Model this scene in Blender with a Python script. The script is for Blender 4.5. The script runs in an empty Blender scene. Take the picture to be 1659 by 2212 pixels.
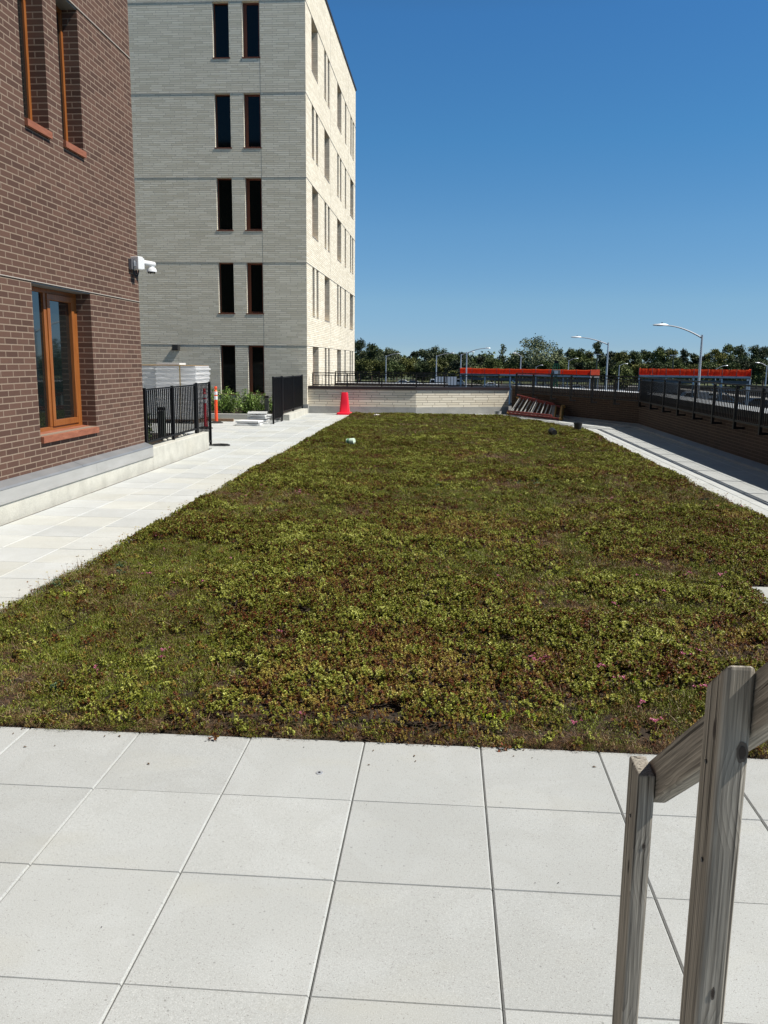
import bpy, math, random
import numpy as np
from mathutils import Vector, Matrix

# ---------------------------------------------------------------- camera, sky, sun
sc = bpy.context.scene
R = math.radians
CAM_H = 1.987
F_PX, PITCH, YAW, ROLL = 1824.87, 0.176545, 0.0714968, 0.0105952   # for a picture 1659 x 2212
cp, sp, cyw, syw = math.cos(PITCH), math.sin(PITCH), math.cos(YAW), math.sin(YAW)
FW = Vector((-syw*cp, cyw*cp, -sp)); RT0 = Vector((cyw, syw, 0)); UP0 = RT0.cross(FW)
RT = math.cos(ROLL)*RT0 + math.sin(ROLL)*UP0; UPV = -math.sin(ROLL)*RT0 + math.cos(ROLL)*UP0
cam = bpy.data.cameras.new('camera'); camo = bpy.data.objects.new('camera', cam)
sc.collection.objects.link(camo); sc.camera = camo
cam.sensor_fit = 'VERTICAL'; cam.sensor_height = 24; cam.sensor_width = 24
cam.lens = F_PX/2212*24; cam.clip_start = 0.05; cam.clip_end = 5000
camo.matrix_world = Matrix(((RT.x, UPV.x, -FW.x, 0), (RT.y, UPV.y, -FW.y, 0), (RT.z, UPV.z, -FW.z, CAM_H), (0, 0, 0, 1)))

def at(u, v, Y):
    """world point seen at (u, v) of the photograph, standing at distance Y"""
    r = (u-829.5)/F_PX*RT - (v-1106)/F_PX*UPV + FW
    return Vector((0, 0, CAM_H)) + r*(Y/r.y)

SUN = Vector((1.0, -0.13, 1.35)).normalized()
world = bpy.data.worlds.new("World"); sc.world = world; world.use_nodes = True
wn = world.node_tree.nodes; wl = world.node_tree.links
sky = wn.new('ShaderNodeTexSky'); sky.sky_type = 'NISHITA'; sky.sun_disc = False
sky.sun_elevation = math.asin(SUN.z); sky.sun_rotation = math.atan2(SUN.x, SUN.y)
sky.altitude = 5000; sky.air_density = 1.0; sky.dust_density = 0.0; sky.ozone_density = 10.0
# sky tint by elevation: a touch more cyan than the model in view
tc = wn.new('ShaderNodeTexCoord'); sz = wn.new('ShaderNodeSeparateXYZ'); wl.new(tc.outputs['Generated'], sz.inputs[0])
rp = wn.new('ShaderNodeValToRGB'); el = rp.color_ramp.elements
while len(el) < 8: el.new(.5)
for e, (p, c) in zip(el, ((0.0, (1.02, .97, .88)), (.02, (1.06, 1.0, .91)), (.068, (1.45, 1.35, 1.03)), (.144, (1.45, 1.62, 1.27)), (.237, (1.15, 1.75, 1.5)), (.349, (1.08, 1.8, 1.72)), (.5, (1.1, 1.08, .82)), (1.0, (1.05, .9, .58)))):  # upper stops: unseen sky warmed and dimmed for a warmer fill light
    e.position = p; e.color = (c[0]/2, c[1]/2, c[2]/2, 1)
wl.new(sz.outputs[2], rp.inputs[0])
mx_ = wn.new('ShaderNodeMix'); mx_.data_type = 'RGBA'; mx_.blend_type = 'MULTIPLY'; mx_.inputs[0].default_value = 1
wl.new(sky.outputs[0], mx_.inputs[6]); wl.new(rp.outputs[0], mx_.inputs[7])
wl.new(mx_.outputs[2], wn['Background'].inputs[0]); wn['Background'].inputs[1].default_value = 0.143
sl = bpy.data.lights.new('sun', 'SUN'); sl.energy = 5.0; sl.angle = R(0.53); sl.color = (1.0, 0.955, 0.88)
so = bpy.data.objects.new('sun', sl); sc.collection.objects.link(so)
so.rotation_euler = SUN.to_track_quat('Z', 'Y').to_euler(); so.location = (30, -5, 40)
sc.view_settings.view_transform = 'Standard'; sc.view_settings.look = 'None'
sc.view_settings.exposure = 0.40; sc.view_settings.gamma = 1
sc.cycles.max_bounces = 6; sc.cycles.transparent_max_bounces = 8

random.seed(7); rng = np.random.default_rng(7)

# ---------------------------------------------------------------- helpers
OFF = {}
def tag(o, label=None, cat=None, group=None, kind=None):
    if label: o['label'] = label
    if cat: o['category'] = cat
    if group: o['group'] = group
    if kind: o['kind'] = kind
    return o

def thing(name, label, cat, loc=(0, 0, 0), group=None):
    o = bpy.data.objects.new(name, None); sc.collection.objects.link(o); o.empty_display_size = .2
    o.location = loc; OFF[o.name] = Vector(loc)
    return tag(o, label, cat, group)

class MB:
    def __init__(s): s.v = []; s.f = []; s.c = None
    def add(s, vs, fs):
        b = len(s.v); s.v += [tuple(q) for q in vs]; s.f += [tuple(i+b for i in f) for f in fs]; return s
    def box(s, x0, y0, z0, x1, y1, z1):
        return s.add([(x0,y0,z0),(x1,y0,z0),(x1,y1,z0),(x0,y1,z0),(x0,y0,z1),(x1,y0,z1),(x1,y1,z1),(x0,y1,z1)],
                     [(0,3,2,1),(4,5,6,7),(0,1,5,4),(1,2,6,5),(2,3,7,6),(3,0,4,7)])
    def bar(s, a, b, w, h, up=(0, 0, 1)):
        """beam from a to b; w sideways, h along 'up'"""
        a = Vector(a); b = Vector(b); d = (b-a).normalized(); up = Vector(up)
        sd = d.cross(up)
        if sd.length < 1e-4: sd = d.cross(Vector((1, 0, 0)))
        sd.normalize(); u = sd.cross(d).normalized(); sd = sd*w/2; u = u*h/2
        vs = [a-sd-u, a+sd-u, a+sd+u, a-sd+u, b-sd-u, b+sd-u, b+sd+u, b-sd+u]
        return s.add(vs, [(0,1,2,3),(7,6,5,4),(0,4,5,1),(1,5,6,2),(2,6,7,3),(3,7,4,0)])
    def tube(s, pts, rad, n=8, cap=True):
        pts = [Vector(p) for p in pts]; m = len(pts)
        if not hasattr(rad, '__len__'): rad = [rad]*m
        ref = None; vs = []; fs = []
        for i, p in enumerate(pts):
            d = (pts[min(i+1, m-1)]-pts[max(i-1, 0)]).normalized()
            if ref is None:
                ref = Vector((1, 0, 0)) if abs(d.x) < .8 else Vector((0, 1, 0))
            a = (ref-d*ref.dot(d)).normalized(); b = d.cross(a); ref = a
            for k in range(n):
                t = 2*math.pi*k/n; vs.append(p+(a*math.cos(t)+b*math.sin(t))*rad[i])
        for i in range(m-1):
            for k in range(n):
                k2 = (k+1) % n; fs.append((i*n+k, i*n+k2, (i+1)*n+k2, (i+1)*n+k))
        if cap: fs.append(tuple(range(n-1, -1, -1))); fs.append(tuple((m-1)*n+k for k in range(n)))
        return s.add(vs, fs)
    def loft(s, rings, cap=True):
        n = len(rings[0]); vs = [p for r in rings for p in r]; fs = []
        for i in range(len(rings)-1):
            for k in range(n):
                k2 = (k+1) % n; fs.append((i*n+k, i*n+k2, (i+1)*n+k2, (i+1)*n+k))
        if cap: fs.append(tuple(range(n-1, -1, -1))); fs.append(tuple((len(rings)-1)*n+k for k in range(n)))
        return s.add(vs, fs)
    def lathe(s, prof, c=(0, 0, 0), n=20, ax=None, cap=True):
        ax = Vector(ax or (0, 0, 1)).normalized(); a = ax.orthogonal().normalized(); b = ax.cross(a); c = Vector(c)
        return s.loft([[c+ax*z+(a*math.cos(2*math.pi*k/n)+b*math.sin(2*math.pi*k/n))*r for k in range(n)] for r, z in prof], cap)
    def prism(s, poly, z0, z1):
        n = len(poly)
        return s.add([(x, y, z0) for x, y in poly]+[(x, y, z1) for x, y in poly],
                     [tuple(range(n-1, -1, -1)), tuple(range(n, 2*n))]+[(i, (i+1) % n, n+(i+1) % n, n+i) for i in range(n)])
    def xform(s, m):
        s.v = [tuple(m @ Vector(q)) for q in s.v]; return s
    def build(s, name, m, parent=None, smooth=False, bevel=0, label=None, kind=None):
        me = bpy.data.meshes.new(name); o = bpy.data.objects.new(name, me); sc.collection.objects.link(o)
        off = Vector((0, 0, 0))
        if parent: o.parent = parent; off = OFF[parent.name]
        OFF[o.name] = off
        me.from_pydata([tuple(Vector(q)-off) for q in s.v], [], s.f); me.materials.append(m)
        if smooth:
            for p in me.polygons: p.use_smooth = True
            me.set_sharp_from_angle(angle=R(40))
        if bevel:
            b = o.modifiers.new('bevel', 'BEVEL'); b.width = bevel; b.segments = 2; b.limit_method = 'ANGLE'
        if label: o['label'] = label
        if kind: o['kind'] = kind
        return o

def copy_tree(o, parent=None):
    c = o.copy(); sc.collection.objects.link(c); c.parent = parent; OFF[c.name] = OFF[o.name].copy()
    for ch in list(o.children): copy_tree(ch, c)
    return c

# ---------------------------------------------------------------- materials
def mat(name, col=(.5, .5, .5), rough=.6, metal=0, spec=.5):
    m = bpy.data.materials.new(name); m.use_nodes = True; b = m.node_tree.nodes['Principled BSDF']
    b.inputs['Base Color'].default_value = (*col, 1); b.inputs['Roughness'].default_value = rough
    b.inputs['Metallic'].default_value = metal; b.inputs['Specular IOR Level'].default_value = spec
    return m
class NT:
    def __init__(s, m): s.t = m.node_tree; s.n = s.t.nodes; s.l = s.t.links; s.b = s.n['Principled BSDF']
    def new(s, k, **kw):
        n = s.n.new(k)
        for a, b in kw.items(): setattr(n, a, b)
        return n
    def link(s, a, b): s.l.new(a, b)
    def geo(s): return s.new('ShaderNodeNewGeometry')
    def obj(s): return s.new('ShaderNodeTexCoord').outputs['Object']
    def mapping(s, vec, scale=(1, 1, 1), loc=(0, 0, 0)):
        n = s.new('ShaderNodeMapping'); n.inputs['Scale'].default_value = scale; n.inputs['Location'].default_value = loc
        s.link(vec, n.inputs[0]); return n.outputs[0]
    def noise(s, vec, scale, detail=3, rough=.55, dist=0):
        n = s.new('ShaderNodeTexNoise'); n.inputs['Scale'].default_value = scale; n.inputs['Detail'].default_value = detail
        n.inputs['Roughness'].default_value = rough; n.inputs['Distortion'].default_value = dist
        if vec is not None: s.link(vec, n.inputs['Vector'])
        return n.outputs['Fac']
    def ramp(s, fac, stops, interp='LINEAR'):
        n = s.new('ShaderNodeValToRGB'); n.color_ramp.interpolation = interp; e = n.color_ramp.elements
        while len(e) < len(stops): e.new(.5)
        for q, (p, c) in zip(e, stops):
            q.position = p; q.color = (*c, 1) if hasattr(c, '__len__') else (c, c, c, 1)
        s.link(fac, n.inputs[0]); return n.outputs[0]
    def mix(s, fac, a, b, mode='MIX'):
        n = s.new('ShaderNodeMix', data_type='RGBA', blend_type=mode)
        for i, x in ((0, fac), (6, a), (7, b)):
            if isinstance(x, (int, float)): n.inputs[i].default_value = x
            elif isinstance(x, tuple): n.inputs[i].default_value = (*x, 1)
            else: s.link(x, n.inputs[i])
        return n.outputs[2]
    def math(s, op, a, b=0.0, c=None):
        n = s.new('ShaderNodeMath', operation=op)
        for i, x in enumerate((a, b) if c is None else (a, b, c)):
            if isinstance(x, (int, float)): n.inputs[i].default_value = x
            else: s.link(x, n.inputs[i])
        return n.outputs[0]
    def bump(s, h, strength=.3, dist=.01):
        n = s.new('ShaderNodeBump'); n.inputs['Strength'].default_value = strength; n.inputs['Distance'].default_value = dist
        s.link(h, n.inputs['Height']); s.link(n.outputs[0], s.b.inputs['Normal']); return n
    def col(s, c): s.link(c, s.b.inputs['Base Color'])
    def wallvec(s):
        g = s.geo(); sp_ = s.new('ShaderNodeSeparateXYZ'); sn = s.new('ShaderNodeSeparateXYZ')
        s.link(g.outputs['Position'], sp_.inputs[0]); s.link(g.outputs['True Normal'], sn.inputs[0])
        u = s.math('SUBTRACT', s.math('MULTIPLY', sp_.outputs[1], sn.outputs[0]), s.math('MULTIPLY', sp_.outputs[0], sn.outputs[1]))
        cb = s.new('ShaderNodeCombineXYZ'); s.link(u, cb.inputs[0]); s.link(sp_.outputs[2], cb.inputs[1])
        return cb.outputs[0]

def brick_mat(name, c1, c2, mortar, bw, rh, ms, off=.5, bumpd=.006, var=.25, tint=(1, 1, 1), squash=1.0, zoff=0.0, grain=.2):
    m = mat(name, rough=.85, spec=.25); t = NT(m); v = t.mapping(t.wallvec(), loc=(0, zoff, 0))
    b = t.new('ShaderNodeTexBrick'); b.offset = off; b.offset_frequency = 2; b.squash = squash; b.squash_frequency = 3
    b.inputs['Color1'].default_value = (*c1, 1); b.inputs['Color2'].default_value = (*c2, 1); b.inputs['Mortar'].default_value = (*mortar, 1)
    b.inputs['Scale'].default_value = 1; b.inputs['Mortar Size'].default_value = ms; b.inputs['Mortar Smooth'].default_value = .15
    b.inputs['Brick Width'].default_value = bw; b.inputs['Row Height'].default_value = rh; b.inputs['Bias'].default_value = 0
    t.link(v, b.inputs['Vector'])
    n1 = t.noise(v, .35, 3); n2 = t.noise(v, 60, 2); n3 = t.noise(t.mapping(v, (1, 9, 1)), 2.2, 2)
    k = t.math('ADD', t.math('MULTIPLY', n1, var), t.math('ADD', t.math('MULTIPLY', n2, grain), t.math('MULTIPLY', n3, var*.7)))
    k = t.math('ADD', k, 1-(var*1.7+grain)/2)
    cb = t.new('ShaderNodeCombineXYZ')
    for i in range(3): t.link(t.math('MULTIPLY', k, tint[i]), cb.inputs[i])
    t.col(t.mix(1.0, b.outputs['Color'], cb.outputs[0], 'MULTIPLY'))
    lum = t.new('ShaderNodeRGBToBW'); t.link(b.outputs['Color'], lum.inputs[0])
    h = t.math('ADD', t.math('MULTIPLY', b.outputs['Fac'], -1.0), t.math('ADD', t.math('MULTIPLY', n2, .35), t.math('MULTIPLY', lum.outputs[0], .8)))
    t.bump(h, 1.0, bumpd)
    return m

M = {}
M['brown_brick'] = brick_mat('brown_brick', (.078, .042, .031), (.124, .068, .049), (.265, .20, .15), .3048, .0813, .0085, var=.16, zoff=.048, bumpd=.004)
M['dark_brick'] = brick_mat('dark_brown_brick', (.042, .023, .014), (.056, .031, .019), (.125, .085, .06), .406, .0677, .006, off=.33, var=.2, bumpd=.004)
M['grey_brick'] = brick_mat('cream_grey_brick', (.76, .69, .54), (.94, .87, .715), (.60, .545, .44), .42, .0745, .008, off=.37, var=.12, squash=1.35, bumpd=.011, zoff=.02)
M['tan_brick'] = brick_mat('tan_long_brick', (.66, .60, .48), (.79, .73, .60), (.30, .25, .19), .50, .092, .009, off=.4, var=.15, squash=1.3, bumpd=.005, zoff=.02)

def concrete(name, c, var=.12, sc_=3, rough=.85, stain=(.55, .52, .42), stain_amt=.25):
    m = mat(name, rough=rough, spec=.3); t = NT(m); g = t.geo().outputs['Position']
    n1 = t.noise(g, sc_, 5, .6); n2 = t.noise(g, 55, 3); n3 = t.noise(t.mapping(g, (1, 1, 2.2)), .9, 4, .6)
    a = t.mix(t.ramp(n1, [(.35, 0), (.68, 1)]), tuple(x*(1-var) for x in c), tuple(min(1, x*(1+var)) for x in c))
    a = t.mix(t.math('MULTIPLY', t.ramp(n3, [(.5, 0), (.72, 1)]), stain_amt), a, stain)
    a = t.mix(.22, a, t.ramp(n2, [(.3, .25), (.65, .8)]), 'OVERLAY')
    t.col(a); t.bump(n2, .25, .004); return m
M['kerb_concrete'] = concrete('kerb_concrete', (.50, .49, .43))
M['grey_concrete'] = concrete('grey_concrete', (.33, .33, .31), .1)
M['dark_base'] = mat('joint_dark', (.12, .11, .10), .9)
M['asphalt'] = concrete('asphalt', (.016, .016, .017), .2, .4, stain=(.03, .03, .03)); M['asphalt'].node_tree.nodes['Principled BSDF'].inputs['Specular IOR Level'].default_value = .05
M['sidewalk'] = concrete('sidewalk', (.40, .39, .37), .1, .5)
M['grass'] = mat('grass_ground', rough=.95); t = NT(M['grass']); g = t.geo().outputs['Position']
t.col(t.ramp(t.noise(g, .06, 5), [(.3, (.035, .05, .018)), (.7, (.10, .11, .04))]))

m = M['paver'] = mat('white_paver', rough=.72, spec=.35); t = NT(m); g = t.geo().outputs['Position']
at_ = t.new('ShaderNodeAttribute', attribute_name='tint')
n1 = t.noise(g, 1.6, 4, .5, .4); n2 = t.noise(g, 260, 2, .7); n3 = t.noise(g, 30, 3)
vo = t.new('ShaderNodeTexVoronoi'); vo.inputs['Scale'].default_value = 95; t.link(g, vo.inputs['Vector'])
pit = t.ramp(vo.outputs['Distance'], [(.13, 1), (.22, 0)])
rare = t.ramp(t.noise(g, 48, 1), [(.46, 0), (.54, 1)])
vo2 = t.new('ShaderNodeTexVoronoi'); vo2.inputs['Scale'].default_value = 14; t.link(g, vo2.inputs['Vector'])
pit2 = t.ramp(vo2.outputs['Distance'], [(.045, 1), (.075, 0)])
wet = t.ramp(t.noise(t.mapping(g, (1, 1, 1), (3.1, 1.2, 0)), 2.6, 2, .4, .5), [(.44, 0), (.485, 1), (.60, .75), (.66, 0)])
a = t.mix(t.ramp(n1, [(.35, 0), (.7, 1)]), (.370, .385, .378), (.412, .427, .420))
a = t.mix(t.math('MULTIPLY', wet, .42), a, (.352, .362, .350))
a = t.mix(t.ramp(n2, [(.34, .6), (.47, 0)]), a, (.27, .27, .255))
a = t.mix(t.ramp(n2, [(.56, 0), (.70, .6)]), a, (.62, .62, .60))
n5 = t.noise(g, 120, 2, .6)
a = t.mix(t.ramp(n5, [(.33, .5), (.42, 0)]), a, (.28, .28, .265))
a = t.mix(t.math('MULTIPLY', t.math('MULTIPLY', pit, rare), .95), a, (.20, .19, .18))
a = t.mix(t.math('MULTIPLY', pit2, .5), a, (.12, .12, .11))
st = t.ramp(t.noise(t.mapping(g, (1, 2.2, 1), (.4, .9, 0)), 1.3, 3, .5), [(.56, 0), (.72, 1)])
a = t.mix(t.math('MULTIPLY', st, .2), a, (.40, .385, .31))
a = t.mix(1.0, a, at_.outputs['Color'], 'MULTIPLY')
t.col(a); t.bump(n2, .12, .002)

M['black_metal'] = mat('black_painted_metal', (.007, .007, .008), .5, 0, .15)
M['coping'] = mat('dark_brown_coping', (.030, .018, .016), .4)
M['pale_coping'] = mat('pale_metal_coping', (.55, .56, .56), .5)
m = M['flashing'] = mat('bluegrey_flashing', (.30, .32, .34), .45, .35); t = NT(m); g = t.geo().outputs['Position']
t.col(t.ramp(t.noise(g, 2.0, 4), [(.35, (.225, .235, .245)), (.7, (.29, .295, .30))]))
m = M['panel'] = mat('grey_base_panel', (.36, .36, .345), .6); t = NT(m); g = t.geo().outputs['Position']
t.col(t.ramp(t.noise(t.mapping(g, (1, 1, 4)), 1.5, 4), [(.35, (.345, .345, .33)), (.7, (.41, .41, .395))]))
m = M['orange_wood'] = mat('orange_brown_frame', (.36, .125, .035), .42); t = NT(m); g = t.obj()
t.col(t.ramp(t.noise(t.mapping(g, (40, 40, 1.5)), 2, 3), [(.3, (.19, .055, .012)), (.5, (.27, .088, .018)), (.7, (.34, .12, .03))]))
M['red_frame'] = mat('dark_red_frame', (.17, .045, .018), .5)
m = M['sill'] = mat('terracotta_sill', (.33, .115, .06), .7); t = NT(m); g = t.geo().outputs['Position']
t.col(t.ramp(t.noise(t.mapping(g, (4, 2, 9)), 3, 5), [(.3, (.21, .07, .034)), (.6, (.29, .10, .052)), (.8, (.36, .16, .09))]))
M['glass'] = mat('dark_window_glass', (.006, .010, .010), .03, 0, .9); M['glass'].node_tree.nodes['Principled BSDF'].inputs['IOR'].default_value = 1.75
M['glass_far'] = mat('dark_shaded_glass', (.004, .006, .005), .06, 0, .25)
M['grey_angle2'] = mat('tan_sill', (.30, .26, .22), .7)
M['white_plastic'] = mat('white_plastic', (.72, .73, .73), .35)
M['cable'] = mat('black_cable', (.02, .02, .022), .5)
M['galv'] = mat('galvanised_steel', (.55, .57, .60), .42, .55)
M['lamp_pale'] = mat('pale_lamp_head', (.70, .74, .78), .35, .2)
M['dark_pole'] = mat('dark_green_pole', (.05, .06, .05), .5)
M['orange_plastic'] = mat('orange_plastic', (.85, .085, .02), .4)
M['red_plastic'] = mat('red_plastic', (.80, .012, .035), .42)
M['reflective'] = mat('silver_band', (.75, .75, .78), .35)
M['rubber'] = mat('black_rubber', (.018, .018, .018), .75)
M['ladder_red'] = mat('red_fibreglass', (.20, .028, .022), .6)  # red darkened to stand in for the wall's shadow on the ladder
M['ladder_yellow'] = mat('yellow_brown_foot', (.33, .17, .04), .7)
M['alu'] = mat('aluminium', (.45, .45, .44), .45, .3)  # grey darkened to stand for shade on the ladder steps
M['strap'] = mat('tan_strap', (.36, .25, .09), .5)
M['cardboard'] = mat('brown_cardboard', (.32, .22, .13), .9)
M['pallet_wood'] = mat('pallet_wood', (.20, .13, .08), .9)
M['soil'] = mat('dark_soil', rough=1); t = NT(M['soil']); g = t.geo().outputs['Position']
t.col(t.ramp(t.noise(g, 25, 5), [(.3, (.014, .009, .005)), (.7, (.05, .033, .018))])); t.bump(t.noise(g, 60, 4), .6, .02)
m = M['wrap'] = mat('white_shrink_wrap', rough=.28, spec=.6); t = NT(m)
tl_ = t.new('ShaderNodeBsdfTranslucent'); tl_.inputs[0].default_value = (.93, .93, .93, 1); ms_ = t.new('ShaderNodeMixShader'); ms_.inputs[0].default_value = .5
t.link(t.b.outputs[0], ms_.inputs[1]); t.link(tl_.outputs[0], ms_.inputs[2]); t.link(ms_.outputs[0], t.n['Material Output'].inputs[0]); g = t.geo().outputs['Position']
wv = t.noise(t.mapping(g, (3, 3, 14)), 1.5, 4, .6, .6)
t.col(t.ramp(wv, [(.3, (.80, .80, .80)), (.5, (.88, .88, .88)), (.7, (.92, .92, .92))])); t.bump(wv, .5, .02)
M['white_slab'] = concrete('white_slab', (.66, .66, .64), .06)
m = M['net'] = mat('orange_debris_net', rough=.8); t = NT(m); g = t.geo().outputs['Position']
t.col(t.ramp(t.noise(t.mapping(g, (1, 1, 3)), .8, 4), [(.3, (.46, .075, .035)), (.7, (.66, .125, .06))]))
tl_ = t.new('ShaderNodeBsdfTranslucent'); tl_.inputs[0].default_value = (.85, .16, .06, 1); ms_ = t.new('ShaderNodeMixShader'); ms_.inputs[0].default_value = .7
t.link(t.b.outputs[0], ms_.inputs[1]); t.link(tl_.outputs[0], ms_.inputs[2]); t.link(ms_.outputs[0], t.n['Material Output'].inputs[0])
M['deck_steel'] = mat('grey_deck_steel', (.13, .13, .13), .7)
M['deck_white'] = mat('pale_deck_board', (.60, .60, .59), .7)
M['car_white'] = mat('white_car_paint', (.70, .71, .72), .25); M['car_silver'] = mat('silver_car_paint', (.38, .40, .42), .3, .5)
M['car_dark'] = mat('dark_car_paint', (.03, .035, .045), .25); M['car_blue'] = mat('blue_plastic', (.06, .22, .60), .45)
M['bark'] = mat('bark', (.09, .065, .045), .95)
M['lift_green'] = mat('green_machine_paint', (.03, .16, .07), .45)
M['pot_black'] = mat('black_plastic_pot', (.02, .02, .022), .45)
m = M['zinc'] = mat('zinc_bucket', (.5, .52, .52), .45, .5)
M['cup'] = mat('white_green_can', (.60, .72, .58), .5)
M['paper'] = mat('white_paper', (.75, .72, .70), .8)

m = M['wood'] = mat('weathered_grey_wood', rough=.85, spec=.2); t = NT(m); o_ = t.obj()
lo = t.noise(t.mapping(o_, (3, 3, 1.3)), 1.0, 2, .5)
p0 = t.mapping(o_, (1, 1, .045), (.035, .06, 0))
cbv = t.new('ShaderNodeVectorMath', operation='ADD'); cbn = t.new('ShaderNodeCombineXYZ')
t.link(t.math('MULTIPLY', t.math('SUBTRACT', lo, .5), .11), cbn.inputs[0]); t.link(t.math('MULTIPLY', t.math('SUBTRACT', lo, .5), -.07), cbn.inputs[1])
t.link(p0, cbv.inputs[0]); t.link(cbn.outputs[0], cbv.inputs[1])
vk = t.new('ShaderNodeTexVoronoi'); vk.inputs['Scale'].default_value = 1; t.link(t.mapping(o_, (7, 7, 4.2), (.5, .2, .35)), vk.inputs['Vector'])
knot = t.ramp(vk.outputs['Distance'], [(.05, 1), (.12, 0)]); kw = t.ramp(vk.outputs['Distance'], [(.0, 1), (.42, 0)])
wv = t.new('ShaderNodeTexWave', wave_type='RINGS', rings_direction='Z', wave_profile='SAW'); wv.inputs['Scale'].default_value = 38
wv.inputs['Distortion'].default_value = 2.2; wv.inputs['Detail'].default_value = 3; wv.inputs['Detail Scale'].default_value = .35
kd = t.new('ShaderNodeVectorMath', operation='ADD'); kc = t.new('ShaderNodeCombineXYZ'); t.link(t.math('MULTIPLY', kw, .035), kc.inputs[0]); t.link(cbv.outputs[0], kd.inputs[0]); t.link(kc.outputs[0], kd.inputs[1])
t.link(kd.outputs[0], wv.inputs['Vector'])
fine = t.noise(t.mapping(o_, (170, 170, 3.5)), 1.0, 4, .65)
mid = t.noise(t.mapping(o_, (30, 30, 1.2)), 1.0, 4, .6)
crack = t.ramp(t.noise(t.mapping(o_, (75, 75, 1.1), (0, 0, 3)), 1.0, 2, .4), [(.31, 1), (.345, 0)])
a = t.mix(t.ramp(wv.outputs['Fac'], [(.0, 0), (.75, .55), (1, 1)]), (.34, .31, .26), (.135, .118, .095))
a = t.mix(t.math('MULTIPLY', mid, .75), a, (.29, .27, .23))
a = t.mix(.8, a, t.ramp(fine, [(.28, .12), (.68, .82)]), 'OVERLAY')
a = t.mix(t.ramp(t.noise(t.mapping(o_, (9, 9, 2)), 1.0, 3), [(.5, 0), (.75, .45)]), a, (.10, .09, .08))
a = t.mix(t.math('MULTIPLY', crack, .8), a, (.03, .025, .02))
a = t.mix(t.math('MULTIPLY', knot, .9), a, (.035, .025, .02))
t.col(a)
hh = t.math('SUBTRACT', t.math('ADD', t.math('MULTIPLY', fine, .6), t.math('MULTIPLY', wv.outputs['Fac'], -.4)), t.math('MULTIPLY', crack, 1.2))
t.bump(hh, .6, .0025)

def leaf_mat(name, stops, rough=.5, scale=.7, big=0.0, aw=.55):
    m = mat(name, rough=rough, spec=.35); t = NT(m)
    g = t.geo().outputs['Position']; oi = t.new('ShaderNodeObjectInfo')
    a = t.new('ShaderNodeAttribute', attribute_name='lc')
    bn = t.math('MULTIPLY', t.math('SUBTRACT', t.noise(t.mapping(g, (.7, 1, 1)), .75, 2), .5), big)
    f = t.math('ADD', t.math('ADD', t.math('MULTIPLY', a.outputs['Fac'], aw), bn), t.math('ADD', t.math('MULTIPLY', t.noise(g, scale, 3), .7), t.math('MULTIPLY', oi.outputs['Random'], .35)))
    t.col(t.ramp(t.math('MULTIPLY', f, .625), stops))
    return m
S = {}
S['leafy'] = leaf_mat('sedum_leafy', [(.30, (.15, .045, .014)), (.37, (.14, .09, .014)), (.45, (.15, .155, .018)), (.58, (.29, .31, .045)), (.75, (.62, .63, .20))], scale=4.5, big=.55)
S['red'] = leaf_mat('sedum_reddish', [(.30, (.11, .032, .014)), (.44, (.17, .07, .022)), (.55, (.25, .18, .035)), (.75, (.50, .45, .11))], scale=4.5, big=.4)
S['moss'] = leaf_mat('sedum_needle', [(.30, (.11, .07, .02)), (.45, (.115, .12, .014)), (.6, (.15, .19, .016)), (.75, (.27, .30, .045))], scale=1.6, big=.4)
S['dry'] = leaf_mat('sedum_dry_stems', [(.3, (.08, .034, .016)), (.5, (.16, .085, .04)), (.66, (.25, .165, .08)), (.78, (.48, .36, .2))], scale=2)
S['lime'] = leaf_mat('sedum_lime', [(.3, (0.198, 0.240, 0.023)), (.5, (0.363, 0.450, 0.034)), (.75, (0.742, 0.780, 0.092))])
S['blue'] = leaf_mat('sedum_bluegreen', [(.3, (.04, .07, .035)), (.5, (.075, .13, .06)), (.75, (.17, .25, .14))])
S['pink'] = leaf_mat('sedum_flower_pink', [(.3, (.32, .06, .13)), (.5, (.50, .13, .24)), (.75, (.68, .30, .40))])

# ---------------------------------------------------------------- the setting
STREET = -5.0
GX, GY, TS = -1.0, 4.178, .61
def sheet(name, x0, y0, x1, y1, z, m):
    return tag(MB().add([(x0,y0,z),(x1,y0,z),(x1,y1,z),(x0,y1,z)], [(0,1,2,3)]).build(name, m), kind='structure')
sheet('ground', -900, -300, 1500, 2500, STREET, M['grass'])
sheet('road', 7.5, -200, 66, 292, STREET+.012, M['asphalt'])
sheet('road', -60, 41, 7.4, 292, STREET+.012, M['asphalt'])
for x0, x1 in ((64.5, 68.5),):
    tag(MB().box(x0, -200, STREET, x1, 292, STREET+.15).build('sidewalk', M['sidewalk']), kind='structure')
tag(MB().box(-60, 268, STREET, 60, 272, STREET+.15).build('sidewalk', M['sidewalk']), kind='structure')
sheet('parking_lot', 70, 60, 260, 290, STREET+.02, M['asphalt'])

WA, WB = Vector((6.06, 27.25)), Vector((2.86, 33.70))     # kinked right-hand wall, inner face
TANJ, TANE = Vector((-1.15, 32.45)), Vector((2.46, 33.90))
deck = MB().prism([(-22, -6), (6.8, -6), (6.8, 27.2), (3.3, 34.3), (3.3, 40.3), (-22, 40.3)], STREET-.5, -.03)
tag(deck.build('deck_slab', M['dark_base']), kind='structure')

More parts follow.
